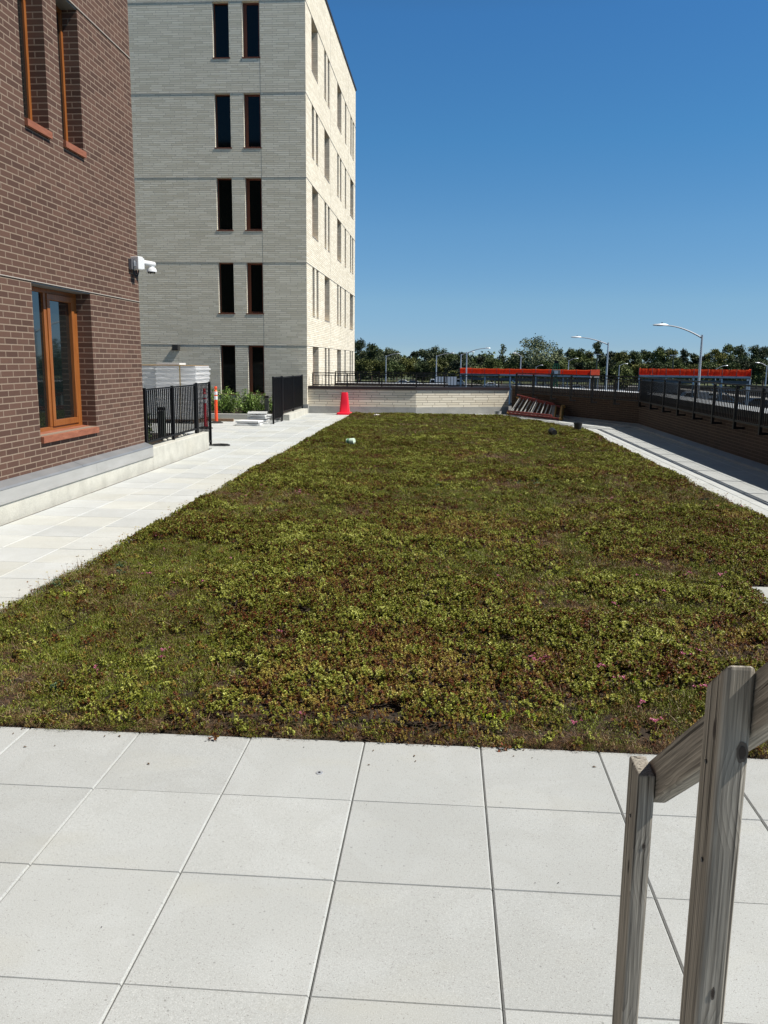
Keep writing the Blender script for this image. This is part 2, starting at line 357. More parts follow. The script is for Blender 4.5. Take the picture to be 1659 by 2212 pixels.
# pavers: each a chamfered slab, all in one sheet of paving
pv = MB(); tints = []
def bedpoly(x, y):
    return ((-3.44 < x < 4.14 and 4.178 < y < 30.9 and not (x > 1.95+ (30.9-y)*.42 and y > 25.6)) and not (x > 2.77 and y < 7.68))
def clipcut(x, y):      # signed distance to the cut corner, > 0 outside the bed
    return ((x-1.95)*5.2+(y-30.9)*2.19)/5.64
def paver(x0, y0, x1, y1, tn):
    g = .0035; c = .006; gx = .0018
    x0 += gx; x1 -= gx; y0 += g*.5; y1 -= g*.5
    dz = random.gauss(0, .0008); tx = random.gauss(0, .0012); ty = random.gauss(0, .0012)
    cc = .002
    f = lambda x, y, z: (x, y, z+dz+(x-x0)*tx+(y-y0)*ty)
    vs = [f(x0+c,y0+cc,0),f(x1-c,y0+cc,0),f(x1-c,y1-cc,0),f(x0+c,y1-cc,0),
          f(x0,y0,-c),f(x1,y0,-c),f(x1,y1,-c),f(x0,y1,-c),(x0,y0,-.028),(x1,y0,-.028),(x1,y1,-.028),(x0,y1,-.028)]
    pv.add(vs, [(0,1,2,3),(4,5,1,0),(5,6,2,1),(6,7,3,2),(7,4,0,3),(8,9,5,4),(9,10,6,5),(10,11,7,6),(11,8,4,7)])
    tints.extend([tn]*9)
random.seed(11)
ylines = [GY+TS*j for j in range(-16, 54)]
xlines = [GX+TS*i for i in range(-26, 13)]
for j in range(len(ylines)-1):
    for i in range(len(xlines)-1):
        x0, x1, y0, y1 = xlines[i], xlines[i+1], ylines[j], ylines[j+1]; xm, ym = (x0+x1)/2, (y0+y1)/2
        if xm < -5.4 and ym < 19.0: continue                      # brown building and its planter
        if xm < -5.4 and ym > 28.3: continue
        if x1 > 6.1:
            if x0 > 5.9: continue
            x1 = 6.05
        if ym > 33.4: continue
        if ym > 27 and (xm-6.08)*6.67+(ym-26.95)*3.22 > .3: continue
        if -3.44 < xm < 4.14 and 4.178 < ym < 30.9 and clipcut(xm, ym) < .45 and not (xm > 2.7 and ym < 7.68): continue
        tn = 1+random.uniform(-.055, .045)
        warm = 0
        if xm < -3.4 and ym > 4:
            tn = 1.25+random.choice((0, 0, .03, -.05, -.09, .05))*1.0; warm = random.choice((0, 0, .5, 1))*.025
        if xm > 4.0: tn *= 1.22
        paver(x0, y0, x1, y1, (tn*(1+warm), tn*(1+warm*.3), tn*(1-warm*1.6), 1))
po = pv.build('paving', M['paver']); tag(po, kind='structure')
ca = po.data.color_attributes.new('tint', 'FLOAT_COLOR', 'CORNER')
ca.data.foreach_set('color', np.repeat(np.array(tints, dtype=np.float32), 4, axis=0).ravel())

# ---------------------------------------------------------------- planted roof bed
def vnoise(x, y, s, seed):
    r = np.random.default_rng(seed); g = r.random((128, 128)); u = x*s+500; v = y*s+500
    i = np.floor(u).astype(int); j = np.floor(v).astype(int); a = u-i; b = v-j; a = a*a*(3-2*a); b = b*b*(3-2*b)
    G = lambda p, q: g[p % 128, q % 128]
    return (G(i, j)*(1-a)+G(i+1, j)*a)*(1-b)+(G(i, j+1)*(1-a)+G(i+1, j+1)*a)*b
BX0, BX1, BY0, BY1 = -3.44, 4.14, 4.185, 30.9
def inbed(x, y):
    return (x > BX0) & (x < BX1) & (y > BY0) & (y < BY1) & ~((x > 2.74) & (y < 7.70)) & (((x-1.95)*5.2+(y-30.9)*2.19) < 0)
def edged(x, y):   # distance to the bed edge
    d = np.minimum(np.minimum(x-BX0, BX1-x), np.minimum(y-BY0, BY1-y))
    d = np.minimum(d, -((x-1.95)*5.2+(y-30.9)*2.19)/5.64)
    return np.minimum(d, np.maximum(2.77-x, y-7.68))
def bedz(x, y):
    return (.035+.03*(vnoise(x, y, .8, 1)-.5)+.03*(vnoise(x, y, 3, 2)-.5))*np.clip(edged(x, y)/.12, 0, 1)
nx, ny = 96, 330
xs = np.linspace(BX0, BX1, nx); ys = np.linspace(BY0, BY1, ny); X_, Y_ = np.meshgrid(xs, ys)
Zs = bedz(X_, Y_)-.006; idx = np.arange(nx*ny).reshape(ny, nx)
xm = (X_[:-1, :-1]+X_[1:, 1:])/2; ym = (Y_[:-1, :-1]+Y_[1:, 1:])/2; ok = inbed(xm, ym)
fs = [(int(idx[j, i]), int(idx[j, i+1]), int(idx[j+1, i+1]), int(idx[j+1, i])) for j in range(ny-1) for i in range(nx-1) if ok[j, i]]
b_ = MB(); b_.v = [tuple(q) for q in np.stack([X_.ravel(), Y_.ravel(), Zs.ravel()], 1).tolist()]; b_.f = fs
tag(b_.build('bed_soil', M['soil']), kind='structure')

protos = bpy.data.collections.new('plant_pieces')
def proto(name, leaves, m):
    """leaves: list of (base, direction, up, length, width, shade)"""
    vs = []; fs = []; lc = []
    for p, d, u, L, W, c in leaves:
        p = Vector(p); d = Vector(d).normalized(); s_ = d.cross(Vector(u))
        if s_.length < 1e-3: s_ = d.orthogonal()
        s_.normalize(); b = len(vs)
        vs += [p, p+d*L*.45+s_*W/2, p+d*L, p+d*L*.45-s_*W/2]; fs.append((b, b+1, b+2, b+3)); lc.append(c)
    me = bpy.data.meshes.new(name); me.from_pydata([tuple(v) for v in vs], [], fs); me.materials.append(m)
    at2 = me.attributes.new('lc', 'FLOAT', 'FACE'); at2.data.foreach_set('value', lc)
    o = bpy.data.objects.new(name, me); protos.objects.link(o); return o
def rosettes(n, rad, hmin, hmax, L, W, rnd, nl=(6, 9), dry=0):
    out = []
    for _ in range(n):
        r = rad*math.sqrt(rnd.random()); t = rnd.random()*6.28; x, y = r*math.cos(t), r*math.sin(t); h = rnd.uniform(hmin, hmax)*(1-.35*(r/rad)**2)
        shade = rnd.random(); ax = Vector((rnd.gauss(0, .35), rnd.gauss(0, .35), 1)).normalized()
        for layer in range(3):
            k = rnd.randint(3, 5); a0 = rnd.random()*6.28
            for q in range(k):
                a = a0+6.28*q/k+rnd.gauss(0, .2); el = (.15, .55, 1.0)[layer]+rnd.gauss(0, .18)
                d = Vector((math.cos(a)*math.cos(el), math.sin(a)*math.cos(el), math.sin(el))); d = (d+ax*.25)
                out.append(((x, y, h-(.012, .005, 0)[layer]), d, (0, 0, 1), L*rnd.uniform(.75, 1.2)*(1, .85, .6)[layer], W*rnd.uniform(.8, 1.15), min(1, max(0, shade*.7+rnd.random()*.3+(.0, .1, .25)[layer]-.15))))
        if rnd.random() < .7: out.append(((x*.8, y*.8, 0), (x*.2, y*.2, h), (1, 0, 0), h, .0022, 0))
    return out
def needles(n, rad, hmin, hmax, L, W, rnd, el0=.9, sh=(0, 1)):
    out = []
    for _ in range(n):
        r = rad*math.sqrt(rnd.random()); t = rnd.random()*6.28; a = rnd.random()*6.28; el = rnd.gauss(el0, .45)
        out.append(((r*math.cos(t), r*math.sin(t), rnd.uniform(hmin, hmax)), (math.cos(a)*math.cos(el), math.sin(a)*math.cos(el), abs(math.sin(el))),
                    (0, 0, 1) if rnd.random() < .5 else (1, .3, 0), L*rnd.uniform(.5, 1.3), W*rnd.uniform(.7, 1.3), rnd.uniform(*sh)))
    return out
rn = random.Random(3)
KINDS = []
for k in range(3): proto('a%d_leafy' % k, rosettes(9, .055, .035, .075, .0165, .0125, rn), S['leafy'])
for k in range(2): proto('b%d_red' % k, rosettes(9, .055, .02, .055, .014, .010, rn), S['red'])
for k in range(2): proto('c%d_moss' % k, needles(150, .07, 0, .03, .017, .0035, rn), S['moss'])
for k in range(2): proto('d%d_dry' % k, needles(40, .07, .005, .03, .04, .0024, rn, .35), S['dry'])
proto('e0_lime', rosettes(10, .05, .035, .065, .014, .010, rn), S['lime'])
proto('f0_blue', rosettes(9, .055, .035, .065, .02, .015, rn), S['blue'])
fl = []
for _ in range(5):
    cx_, cy_ = rn.gauss(0, .016), rn.gauss(0, .016)
    for q in range(9):
        a = rn.random()*6.28; el = rn.uniform(.1, 1.3)
        fl.append(((cx_, cy_, .075), (math.cos(a)*math.cos(el), math.sin(a)*math.cos(el), math.sin(el)), (0, 0, 1), .014, .006, rn.random()))
fl.append(((0, 0, 0), (0, 0, 1), (1, 0, 0), .075, .004, 0)); proto('g0_pink', fl, S['pink'])
proto('h0_bigdry', [((0, 0, .03), (1, .2, .35), (0, 0, 1), .10, .0025, .9), ((.02, .01, .05), (.5, -1, .5), (0, 0, 1), .07, .002, .7), ((0, .02, .04), (-.8, .6, .6), (0, 0, 1), .08, .002, 1)], S['dry'])

def scatter(n, dens_far):
    x = rng.uniform(BX0-.01, BX1+.01, n); y = rng.uniform(BY0-.005, BY1, n); k = inbed(np.clip(x, BX0+.001, BX1-.001), np.clip(y, BY0+.001, BY1-.001))
    return x[k], y[k]
x, y = scatter(98000, 1)
ex = rng.uniform(BX0, 2.85, 900); ey = BY0+rng.uniform(0, .06, 900); x = np.concatenate([x, ex]); y = np.concatenate([y, ey])
A1 = vnoise(x, y, .75, 11)*.6+vnoise(x, y, 2.1, 12)*.4; A2 = vnoise(x, y, 1.0, 13)*.55+vnoise(x, y, 2.7, 14)*.45
A3 = vnoise(x, y, 1.3, 15); A4 = vnoise(x, y, 2.0, 16)
A1 = A1+.22*np.clip((x+1.15)/.5, -1, .8)*np.clip((7.0-y)/2, 0, 1)      # leafier in the near right, mossy in the near left
j = rng.random(len(x)); A1j = A1+rng.normal(0, .06, len(x)); A2j = A2+rng.normal(0, .11, len(x))
kind = np.full(len(x), 5)                                            # moss
kind = np.where(A1j > .47, np.where(A2j > .60, 3, 0), kind)
kind[(kind == 5) & (A2j > .60)] = 7
kind[(A4 > .90) & (j < .3) & (A1 > .3)] = 9
kind[(y < 4.45) & (x < -.2) & (j < .35)] = 7; kind[(y < 4.32) & (j < .3)] = 7; kind[(y < 4.32) & (j > .3) & (j < .5)] = 5
kind[(A3 > .93) & (j < .06)] = 10
rr = rng.random(len(x)); kind[rr < .05] = 7; kind[(rr > .05) & (rr < .11)] = 3; kind[(rr > .11) & (rr < .17)] = 0
kind[(rr > .17) & (rr < .185)] = 12
kind = np.where(kind == 0, rng.integers(0, 3, len(x)), kind); kind = np.where(kind == 3, rng.integers(3, 5, len(x)), kind)
kind = np.where(kind == 5, rng.integers(5, 7, len(x)), kind); kind = np.where(kind == 7, rng.integers(7, 9, len(x)), kind)
scl = rng.uniform(.8, 1.25, len(x))*(1+.012*np.clip(y-8, 0, 30)); e_ = edged(np.clip(x, BX0+.001, BX1-.001), np.clip(y, BY0+.001, BY1-.001))
scl = scl*np.where(e_ < .05, .72, 1)*np.where((y < 4.45), .82, 1)
# leaf cover thins at the near edge, where dry stems and soil show
drop = (e_ < .06) & (y < 4.4) & (rng.random(len(x)) < .45)
kind = np.where(drop, rng.integers(7, 9, len(x)), kind)
z = bedz(x, y)+np.where(kind < 5, .022*np.clip((A1-.45)/.15, -.2, 1.2), -.006)*np.clip(e_/.15, 0, 1)
# flower heads and bent dry stalks
# loose stalks, thicker along the edges
proto('i0_stalk', [((0, 0, 0), (.15, .1, 1), (1, 0, 0), .13, .004, .3), ((.018, .012, .125), (1, .2, .4), (0, 0, 1), .02, .012, .6), ((.018, .012, .125), (-.6, .8, .5), (0, 0, 1), .02, .012, .5), ((.018, .012, .125), (-.4, -.9, .6), (0, 0, 1), .018, .012, .7), ((.01, .006, .08), (.9, -.6, .4), (0, 0, 1), .018, .009, .4), ((.008, .005, .06), (-.9, .3, .4), (0, 0, 1), .018, .009, .5)], S['red'])
fx, fy = scatter(330, 1); clus = vnoise(fx, fy, .9, 31) > .45; fx, fy = fx[clus], fy[clus]
px = np.array([.62, .66, .71, .78, 1.62, 1.68, 1.64, 1.15, .98, -.75, -.72, -2.3, 2.2, 2.25, 1.9])
py = np.array([5.35, 5.33, 5.36, 5.34, 5.45, 5.52, 5.38, 4.32, 5.1, 4.32, 5.4, 6.9, 7.6, 7.7, 8.6])
fx = np.concatenate([fx, px]); fy = np.concatenate([fy, py])
x = np.concatenate([x, fx]); y = np.concatenate([y, fy]); z = np.concatenate([z, bedz(fx, fy)]); kind = np.concatenate([kind, np.full(len(fx), 11)]); scl = np.concatenate([scl, rng.uniform(.55, 1.15, len(fx))])
hx, hy = scatter(1500, 1); ex2 = BX0+rng.uniform(-.01, .12, 420); ey2 = rng.uniform(4.3, 30, 420)
ex3 = BX1-rng.uniform(0, .12, 200); ey3 = rng.uniform(8, 25, 200); ex4 = rng.uniform(BX0, 2.7, 60); ey4 = BY0+rng.uniform(.0, .06, 60)
kk = np.concatenate([np.full(1500, 12)[:len(hx)], np.full(620, 13), np.full(60, 12)]); hx = np.concatenate([hx, ex2, ex3, ex4]); hy = np.concatenate([hy, ey2, ey3, ey4])
hs = rng.uniform(.5, 1.15, len(hx)); x = np.concatenate([x, hx]); y = np.concatenate([y, hy]); z = np.concatenate([z, bedz(hx, hy)]); kind = np.concatenate([kind, kk]); scl = np.concatenate([scl, hs])
N = len(x)
me = bpy.data.meshes.new('sedum_plants'); me.vertices.add(N); me.vertices.foreach_set('co', np.stack([x, y, z], 1).ravel().astype(np.float32))
a = me.attributes.new('idx', 'INT', 'POINT'); a.data.foreach_set('value', kind.astype(np.int32))
a = me.attributes.new('rot', 'FLOAT_VECTOR', 'POINT'); a.data.foreach_set('vector', np.stack([rng.normal(0, .16, N), rng.normal(0, .16, N), rng.uniform(0, 6.28, N)], 1).ravel().astype(np.float32))
a = me.attributes.new('scl', 'FLOAT', 'POINT'); a.data.foreach_set('value', scl.astype(np.float32))
so_ = bpy.data.objects.new('sedum_plants', me); sc.collection.objects.link(so_)
tag(so_, 'low green, olive and reddish sedum covering the long roof bed', 'ground cover', kind='stuff')
ng = bpy.data.node_groups.new('scatter', 'GeometryNodeTree')
ng.interface.new_socket('Geometry', in_out='INPUT', socket_type='NodeSocketGeometry'); ng.interface.new_socket('Geometry', in_out='OUTPUT', socket_type='NodeSocketGeometry')
gi = ng.nodes.new('NodeGroupInput'); go = ng.nodes.new('NodeGroupOutput'); ip = ng.nodes.new('GeometryNodeInstanceOnPoints')
ci = ng.nodes.new('GeometryNodeCollectionInfo'); ci.inputs['Collection'].default_value = protos
ci.inputs['Separate Children'].default_value = True; ci.inputs['Reset Children'].default_value = True
def nattr(nm, ty):
    n = ng.nodes.new('GeometryNodeInputNamedAttribute'); n.data_type = ty; n.inputs['Name'].default_value = nm; return n.outputs['Attribute']
ng.links.new(gi.outputs[0], ip.inputs['Points']); ng.links.new(ci.outputs[0], ip.inputs['Instance']); ip.inputs['Pick Instance'].default_value = True
ng.links.new(nattr('idx', 'INT'), ip.inputs['Instance Index'])
e2r = ng.nodes.new('FunctionNodeEulerToRotation'); ng.links.new(nattr('rot', 'FLOAT_VECTOR'), e2r.inputs[0]); ng.links.new(e2r.outputs[0], ip.inputs['Rotation'])
ng.links.new(nattr('scl', 'FLOAT'), ip.inputs['Scale']); ng.links.new(ip.outputs[0], go.inputs[0])
md = so_.modifiers.new('scatter', 'NODES'); md.node_group = ng

# ---------------------------------------------------------------- walls with real openings
def wall_grid(mb, u0, u1, z0, z1, ops, depth, P):
    """P(u, z, d): point on the wall, d metres behind its face. ops: (ua, ub, za, zb)"""
    us = sorted({u0, u1, *[o[0] for o in ops], *[o[1] for o in ops]}); zs = sorted({z0, z1, *[o[2] for o in ops], *[o[3] for o in ops]})
    for i in range(len(us)-1):
        for k in range(len(zs)-1):
            um, zm = (us[i]+us[i+1])/2, (zs[k]+zs[k+1])/2
            if any(o[0] < um < o[1] and o[2] < zm < o[3] for o in ops): continue
            mb.add([P(us[i], zs[k], 0), P(us[i+1], zs[k], 0), P(us[i+1], zs[k+1], 0), P(us[i], zs[k+1], 0)], [(0, 1, 2, 3)])
    for a, b, c, d in ops:
        q = lambda s_, t_, e: P(s_, t_, e)
        mb.add([q(a,c,0), q(a,d,0), q(a,d,depth), q(a,c,depth)], [(0,1,2,3)])
        mb.add([q(b,c,0), q(b,c,depth), q(b,d,depth), q(b,d,0)], [(0,1,2,3)])
        mb.add([q(a,d,0), q(b,d,0), q(b,d,depth), q(a,d,depth)], [(0,1,2,3)])
        mb.add([q(a,c,0), q(a,c,depth), q(b,c,depth), q(b,c,0)], [(0,1,2,3)])
def obox(mb, P, ua, ub, za, zb, d0, d1):
    vs = [P(u, z, d) for d in (d0, d1) for u, z in ((ua, za), (ub, za), (ub, zb), (ua, zb))]
    mb.add(vs, [(0,1,2,3),(7,6,5,4),(0,4,5,1),(1,5,6,2),(2,6,7,3),(3,7,4,0)])
def ring(mb, P, ua, ub, za, zb, w, d0, d1):
    obox(mb, P, ua, ub, za, za+w, d0, d1); obox(mb, P, ua, ub, zb-w, zb, d0, d1)
    obox(mb, P, ua, ua+w, za+w, zb-w, d0, d1); obox(mb, P, ub-w, ub, za+w, zb-w, d0, d1)

# ---- brown brick building
bb = thing('brick_building', 'brown brick building with orange framed windows and a security camera near its corner', 'building', (-5.5, 8, 0))
PB = lambda u, z, d: (-5.5-d, u, z)
ZB0, ZB1, YC = .44, 14.0, 15.13
big = (11.14, 13.01, .935, 2.975); ups = [(11.22, 11.92, 5.035, 6.995), (12.335, 13.03, 5.035, 6.995)]
far = [(2.0, 3.9, .935, 2.975), (6.2, 8.05, .935, 2.975), (6.3, 7.0, 5.035, 6.995), (7.4, 8.1, 5.035, 6.995), (11.22, 11.92, 9.1, 11.0), (12.335, 13.03, 9.1, 11.0)]
ops = [big]+ups+far
w_ = MB(); wall_grid(w_, -6, YC, ZB0, ZB1, ops, .29, PB)
w_.add([(-5.5,YC,ZB0),(-20,YC,ZB0),(-20,YC,ZB1),(-5.5,YC,ZB1)], [(0,1,2,3)])
w_.add([(-5.5,-6,ZB0),(-20,-6,ZB0),(-20,-6,ZB1),(-5.5,-6,ZB1)], [(3,2,1,0)])
w_.add([(-5.5,-6,ZB1),(-5.5,YC,ZB1),(-20,YC,ZB1),(-20,-6,ZB1)], [(0,1,2,3)])
w_.build('wall', M['brown_brick'], bb)
l_ = MB()
for zc in (2.98, 7.0): obox(l_, PB, -6, YC+.012, zc, zc+.011, -.014, 0.01)
l_.build('shelf_angle', mat('pale_angle', (.42, .38, .33), .6), bb)
M['lintel'] = mat('steel_lintel', (.20, .20, .19), .6)
for n_, o in enumerate(ops):
    a, b, c, d = o; f = MB(); wide = b-a > 1
    ring(f, PB, a+.002, b-.002, c+.002, d-.02, .06, .225, .287)
    if wide:
        obox(f, PB, a+.77, a+.852, c+.062, d-.08, .220, .287); obox(f, PB, b-.135, b-.062, c+.062, d-.08, .223, .287)
    wf = f.build('window', M['orange_wood'], bb, bevel=.004)
    lt = MB(); obox(lt, PB, a+.002, b-.002, d-.018, d-.002, .004, .28); lt.build('lintel', M['lintel'], wf)
    if wide:
        s_ = MB(); ring(s_, PB, a+.854, b-.137, c+.064, d-.084, .085, .205, .270)
        pass
        s_.build('sash', M['orange_wood'], wf, bevel=.004)
    g_ = MB(); obox(g_, PB, a+.05, b-.05, c+.05, d-.07, .255, .284); g_.build('pane', M['glass'], wf)
    s_ = MB(); s_.add([PB(a+.003, c+.012, .222), PB(b-.003, c+.012, .222), PB(b-.003, c-.015, -.045), PB(a+.003, c-.015, -.045),
                       PB(a+.003, c-.10, -.045), PB(b-.003, c-.10, -.045), PB(a+.003, c-.10, -.002), PB(b-.003, c-.10, -.002), PB(a+.003, c-.03, -.002), PB(b-.003, c-.03, -.002)],
                      [(0, 1, 2, 3), (3, 2, 5, 4), (4, 5, 7, 6), (0, 3, 8), (3, 4, 6, 8), (1, 9, 2), (2, 9, 7, 5)])
    s_.build('sill', M['sill'], wf)
f_ = MB()
for y0, y1 in ((-6, -1), (-1, 2.5), (2.5, 6.0), (6.0, 9.4), (9.4, 12.1), (12.1, 15.15)):
    a, b = y0+.004, y1-.004
    f_.add([(-5.497,a,.475),(-5.497,b,.475),(-5.365,b,.425),(-5.365,a,.425),(-5.345,b,.40),(-5.345,a,.40),(-5.497,b,.40),(-5.497,a,.40)],
           [(0,3,2,1),(3,5,4,2),(5,7,6,4),(1,2,4,6),(0,7,5,3)])
f_.build('flashing', M['flashing'], bb)
f_ = MB()
for y0, y1 in ((-6, 1), (1, 5.2), (5.2, 9.2), (9.2, 12.6), (12.6, 15.15)):
    f_.box(-5.5, y0+.003, .235, -5.352, y1-.003, .402)
f_.box(-5.5, -6, .224, -5.343, 15.16, .234)
f_.build('base_panel', M['panel'], bb)
MB().box(-5.5, -6, -.028, -5.362, 15.16, .222).build('concrete_base', M['kerb_concrete'], bb)

# ---- grey brick building
gb = thing('brick_building', 'tall pale grey brick building with paired narrow windows, five storeys in view', 'building', (-5.27, 32.1, 0))
YF, XR, YE, ZT = 32.1, -5.27, 48.75, 16.38
PF = lambda u, z, d: (u, YF+d, z)
PR = lambda u, z, d: (XR-d, u, z)
heads = [2.53, 5.55, 8.55, 11.43, 14.47]; WH = 1.84
fo = []
for i, h in enumerate(heads): fo += [(-8.60, -8.02, h-WH+.005, h-.002), (-7.53, -6.92, h-WH+.005, h-.002)]
fo2 = [(-14.6+dx, -14.0+dx, h-WH+.005, h-.002) for h in heads for dx in (0, 1.08)]
w_ = MB(); wall_grid(w_, -22, XR, 0.0, ZT, fo+fo2, .23, PF)
ro = []; Wd = [(33.48, 35.03)]; Np = [(33.48, 34.03), (34.48, 35.03)]
bays = [33.48, 36.80, 40.95]
for i, h in enumerate(heads):
    z0, z1 = h-WH+.005, h-.002; wideset = (0, 2) if i % 2 == 0 else (1,)
    for k, b0 in enumerate(bays):
        if k in wideset: ro.append((b0, b0+1.55, z0, z1))
        else: ro += [(b0, b0+.55, z0, z1), (b0+1.02, b0+1.57, z0, z1)]
    ro.append((43.92, 44.48, z0, z1))
    if i % 2 == 0: ro += [(46.3, 46.85, z0, z1), (47.28, 47.85, z0, z1)]
    else: ro.append((46.3, 47.85, z0, z1))
wall_grid(w_, YF, YE, -5.0, ZT, ro, .31, PR)
w_.add([(XR,YE,-5),(-22,YE,-5),(-22,YE,ZT),(XR,YE,ZT)], [(0,1,2,3)])
w_.add([(XR,YF,ZT),(XR,YE,ZT),(-22,YE,ZT),(-22,YF,ZT)], [(0,1,2,3)])
w_.build('wall', M['grey_brick'], gb)
l_ = MB()
for h in heads:
    obox(l_, PF, -22, XR+.012, h, h+.012, -.008, .01); obox(l_, PR, YF+.001, YE, h, h+.010, -.014, .01)
l_.build('shelf_angle', mat('grey_angle', (.34, .33, .31), .6), gb)
l_ = MB()
for u in (-6.91, -12.6): obox(l_, PF, u-.006, u+.006, 0, ZT, -.0025, .01)
for u in (38.7, 45.4): obox(l_, PR, u-.008, u+.008, -5, ZT, -.0025, .01)
l_.build('control_joint', mat('joint_sealant', (.20, .195, .185), .8), gb)
c_ = MB(); obox(c_, PR, YF-.06, YE+.05, ZT+.002, ZT+.09, -.05, .35); obox(c_, PF, -22, XR-.352, ZT+.002, ZT+.09, -.05, .35); c_.build('coping', M['coping'], gb)
bs = MB(); obox(bs, PF, -22, XR+.025, -.03, .34, -.025, -.001); obox(bs, PR, YF-.024, YF+.45, -.03, .34, -.025, -.001); bs.build('concrete_base', M['grey_concrete'], gb)
for (ops_, P) in ((fo+fo2, PF), (ro, PR)):
    for i, (a, b, c, d) in enumerate(ops_):
        f = MB(); fw = .065 if P is PR else (.035 if i % 2 == 0 else .06)
        dd_ = .085 if P is PR else 0
        ring(f, P, a+.002, b-.002, c+.002, d-.002, fw, .175+dd_, .222+dd_)
        if P is PF and i % 2: obox(f, P, a+.062, a+.125, c+.062, d-.062, .180, .222)
        wf = f.build('window', M['red_frame'] if P is PF else M['orange_wood'], gb)
        g_ = MB(); obox(g_, P, a+.03, b-.03, c+.03, d-.03, .205+dd_, .226+dd_); g_.build('pane', M['glass_far'], wf)
        s_ = MB(); obox(s_, P, a-.03 if P is PF else a+.004, b+.03 if P is PF else b-.004, c-.045, c-.004, -.012, -.001); s_.build('sill', M['grey_angle2'] if P is PR else M['red_frame'], wf)
v_ = MB(); obox(v_, PF, -10.375, -10.145, 2.315, 2.528, -.27, -.001)
obox(v_, PF, -10.36, -10.16, 2.33, 2.51, -.285, -.271); v_.build('wall_light', mat('dark_fixture', (.03, .03, .03), .5), gb, bevel=.006)

# ---------------------------------------------------------------- low walls round the deck
tw = thing('low_wall', 'low tan brick wall with a dark coping at the far end of the planted bed', 'wall', (-1.15, 32.6, 0))
def wallseg(mb, a, b, th, z0, z1, side=1):
    a = Vector(a); b = Vector(b); d = (b-a).normalized(); n = Vector((-d.y, d.x))*th*side
    p = [a, b, b+n, a+n]
    if side < 0: p = p[::-1]
    mb.prism([tuple(q) for q in p], z0, z1)
A0 = Vector((-5.268, 32.28))
m_ = MB(); wallseg(m_, A0, TANJ, .35, .27, .92); wallseg(m_, TANJ, TANE, .35, .27, .92)
m_.build('wall', M['tan_brick'], tw)
m_ = MB(); wallseg(m_, A0+Vector((.003, -.012)), TANJ+Vector((0, -.012)), .35, -.03, .268); wallseg(m_, TANJ+Vector((.002, -.012)), TANE+Vector((.01, -.012)), .36, -.03, .2685)
m_.build('concrete_base', M['grey_concrete'], tw)
m_ = MB(); wallseg(m_, A0+Vector((.005, -.05)), TANJ+Vector((0, -.05)), .45, .922, 1.035); wallseg(m_, TANJ+Vector((.002, -.05)), TANE+Vector((.03, -.04)), .45, .922, 1.033)
m_.build('coping', M['coping'], tw)
m_ = MB(); wallseg(m_, TANJ+Vector((.0, -.016)), TANE+Vector((0, -.016)), .012, .905, .921); m_.build('drip_edge', M['pale_coping'], tw)
# second parapet beyond
fw_ = thing('low_wall', 'farther tan parapet with dark coping seen behind the nearer railing', 'wall', (-2.5, 40, 0))
MB().box(-5.26, 40.0, 0.0, .05, 40.3, .86).build('wall', M['tan_brick'], fw_)
MB().box(-5.26, 39.96, .862, .08, 40.28, .965).build('coping', M['coping'], fw_)
MB().box(-5.26, 40.3, .90, .08, 41.1, .96).build('roof_edge', M['pale_coping'], fw_)

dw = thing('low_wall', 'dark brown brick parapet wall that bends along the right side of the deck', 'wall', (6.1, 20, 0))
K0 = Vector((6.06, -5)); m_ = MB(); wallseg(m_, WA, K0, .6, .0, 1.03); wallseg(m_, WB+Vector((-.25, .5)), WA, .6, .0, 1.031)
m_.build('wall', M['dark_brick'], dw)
m_ = MB(); wallseg(m_, WA+Vector((-.03, 0)), K0+Vector((-.03, 0)), .70, 1.032, 1.095); wallseg(m_, WB+Vector((-.28, .48)), WA+Vector((-.03, -.01)), .70, 1.0325, 1.0945)
m_.build('coping', M['pale_coping'], dw)
m_ = MB(); wallseg(m_, WA+Vector((-.037, 0)), K0+Vector((-.037, 0)), .0065, .955, 1.096); wallseg(m_, WB+Vector((-.286, .477)), WA+Vector((-.037, -.012)), .006, .955, 1.096)
m_.build('fascia', M['coping'], dw)
m_ = MB()
for a, b in ((WA, K0), (WB+Vector((-.25, .5)), WA)):
    d = (b-a).normalized(); n = Vector((d.y, -d.x))
    if n.x > 0: n = -n
    L = (b-a).length
    r = lambda p, o, z: (p.x+n.x*o, p.y+n.y*o, z)
    m_.add([r(a,.13,-.02), r(b,.13,-.02), r(b,.13,.06), r(a,.13,.06), r(b,.002,.13), r(a,.002,.13)], [(0,1,2,3),(3,2,4,5)])
m_.build('base_flashing', M['flashing'], dw)

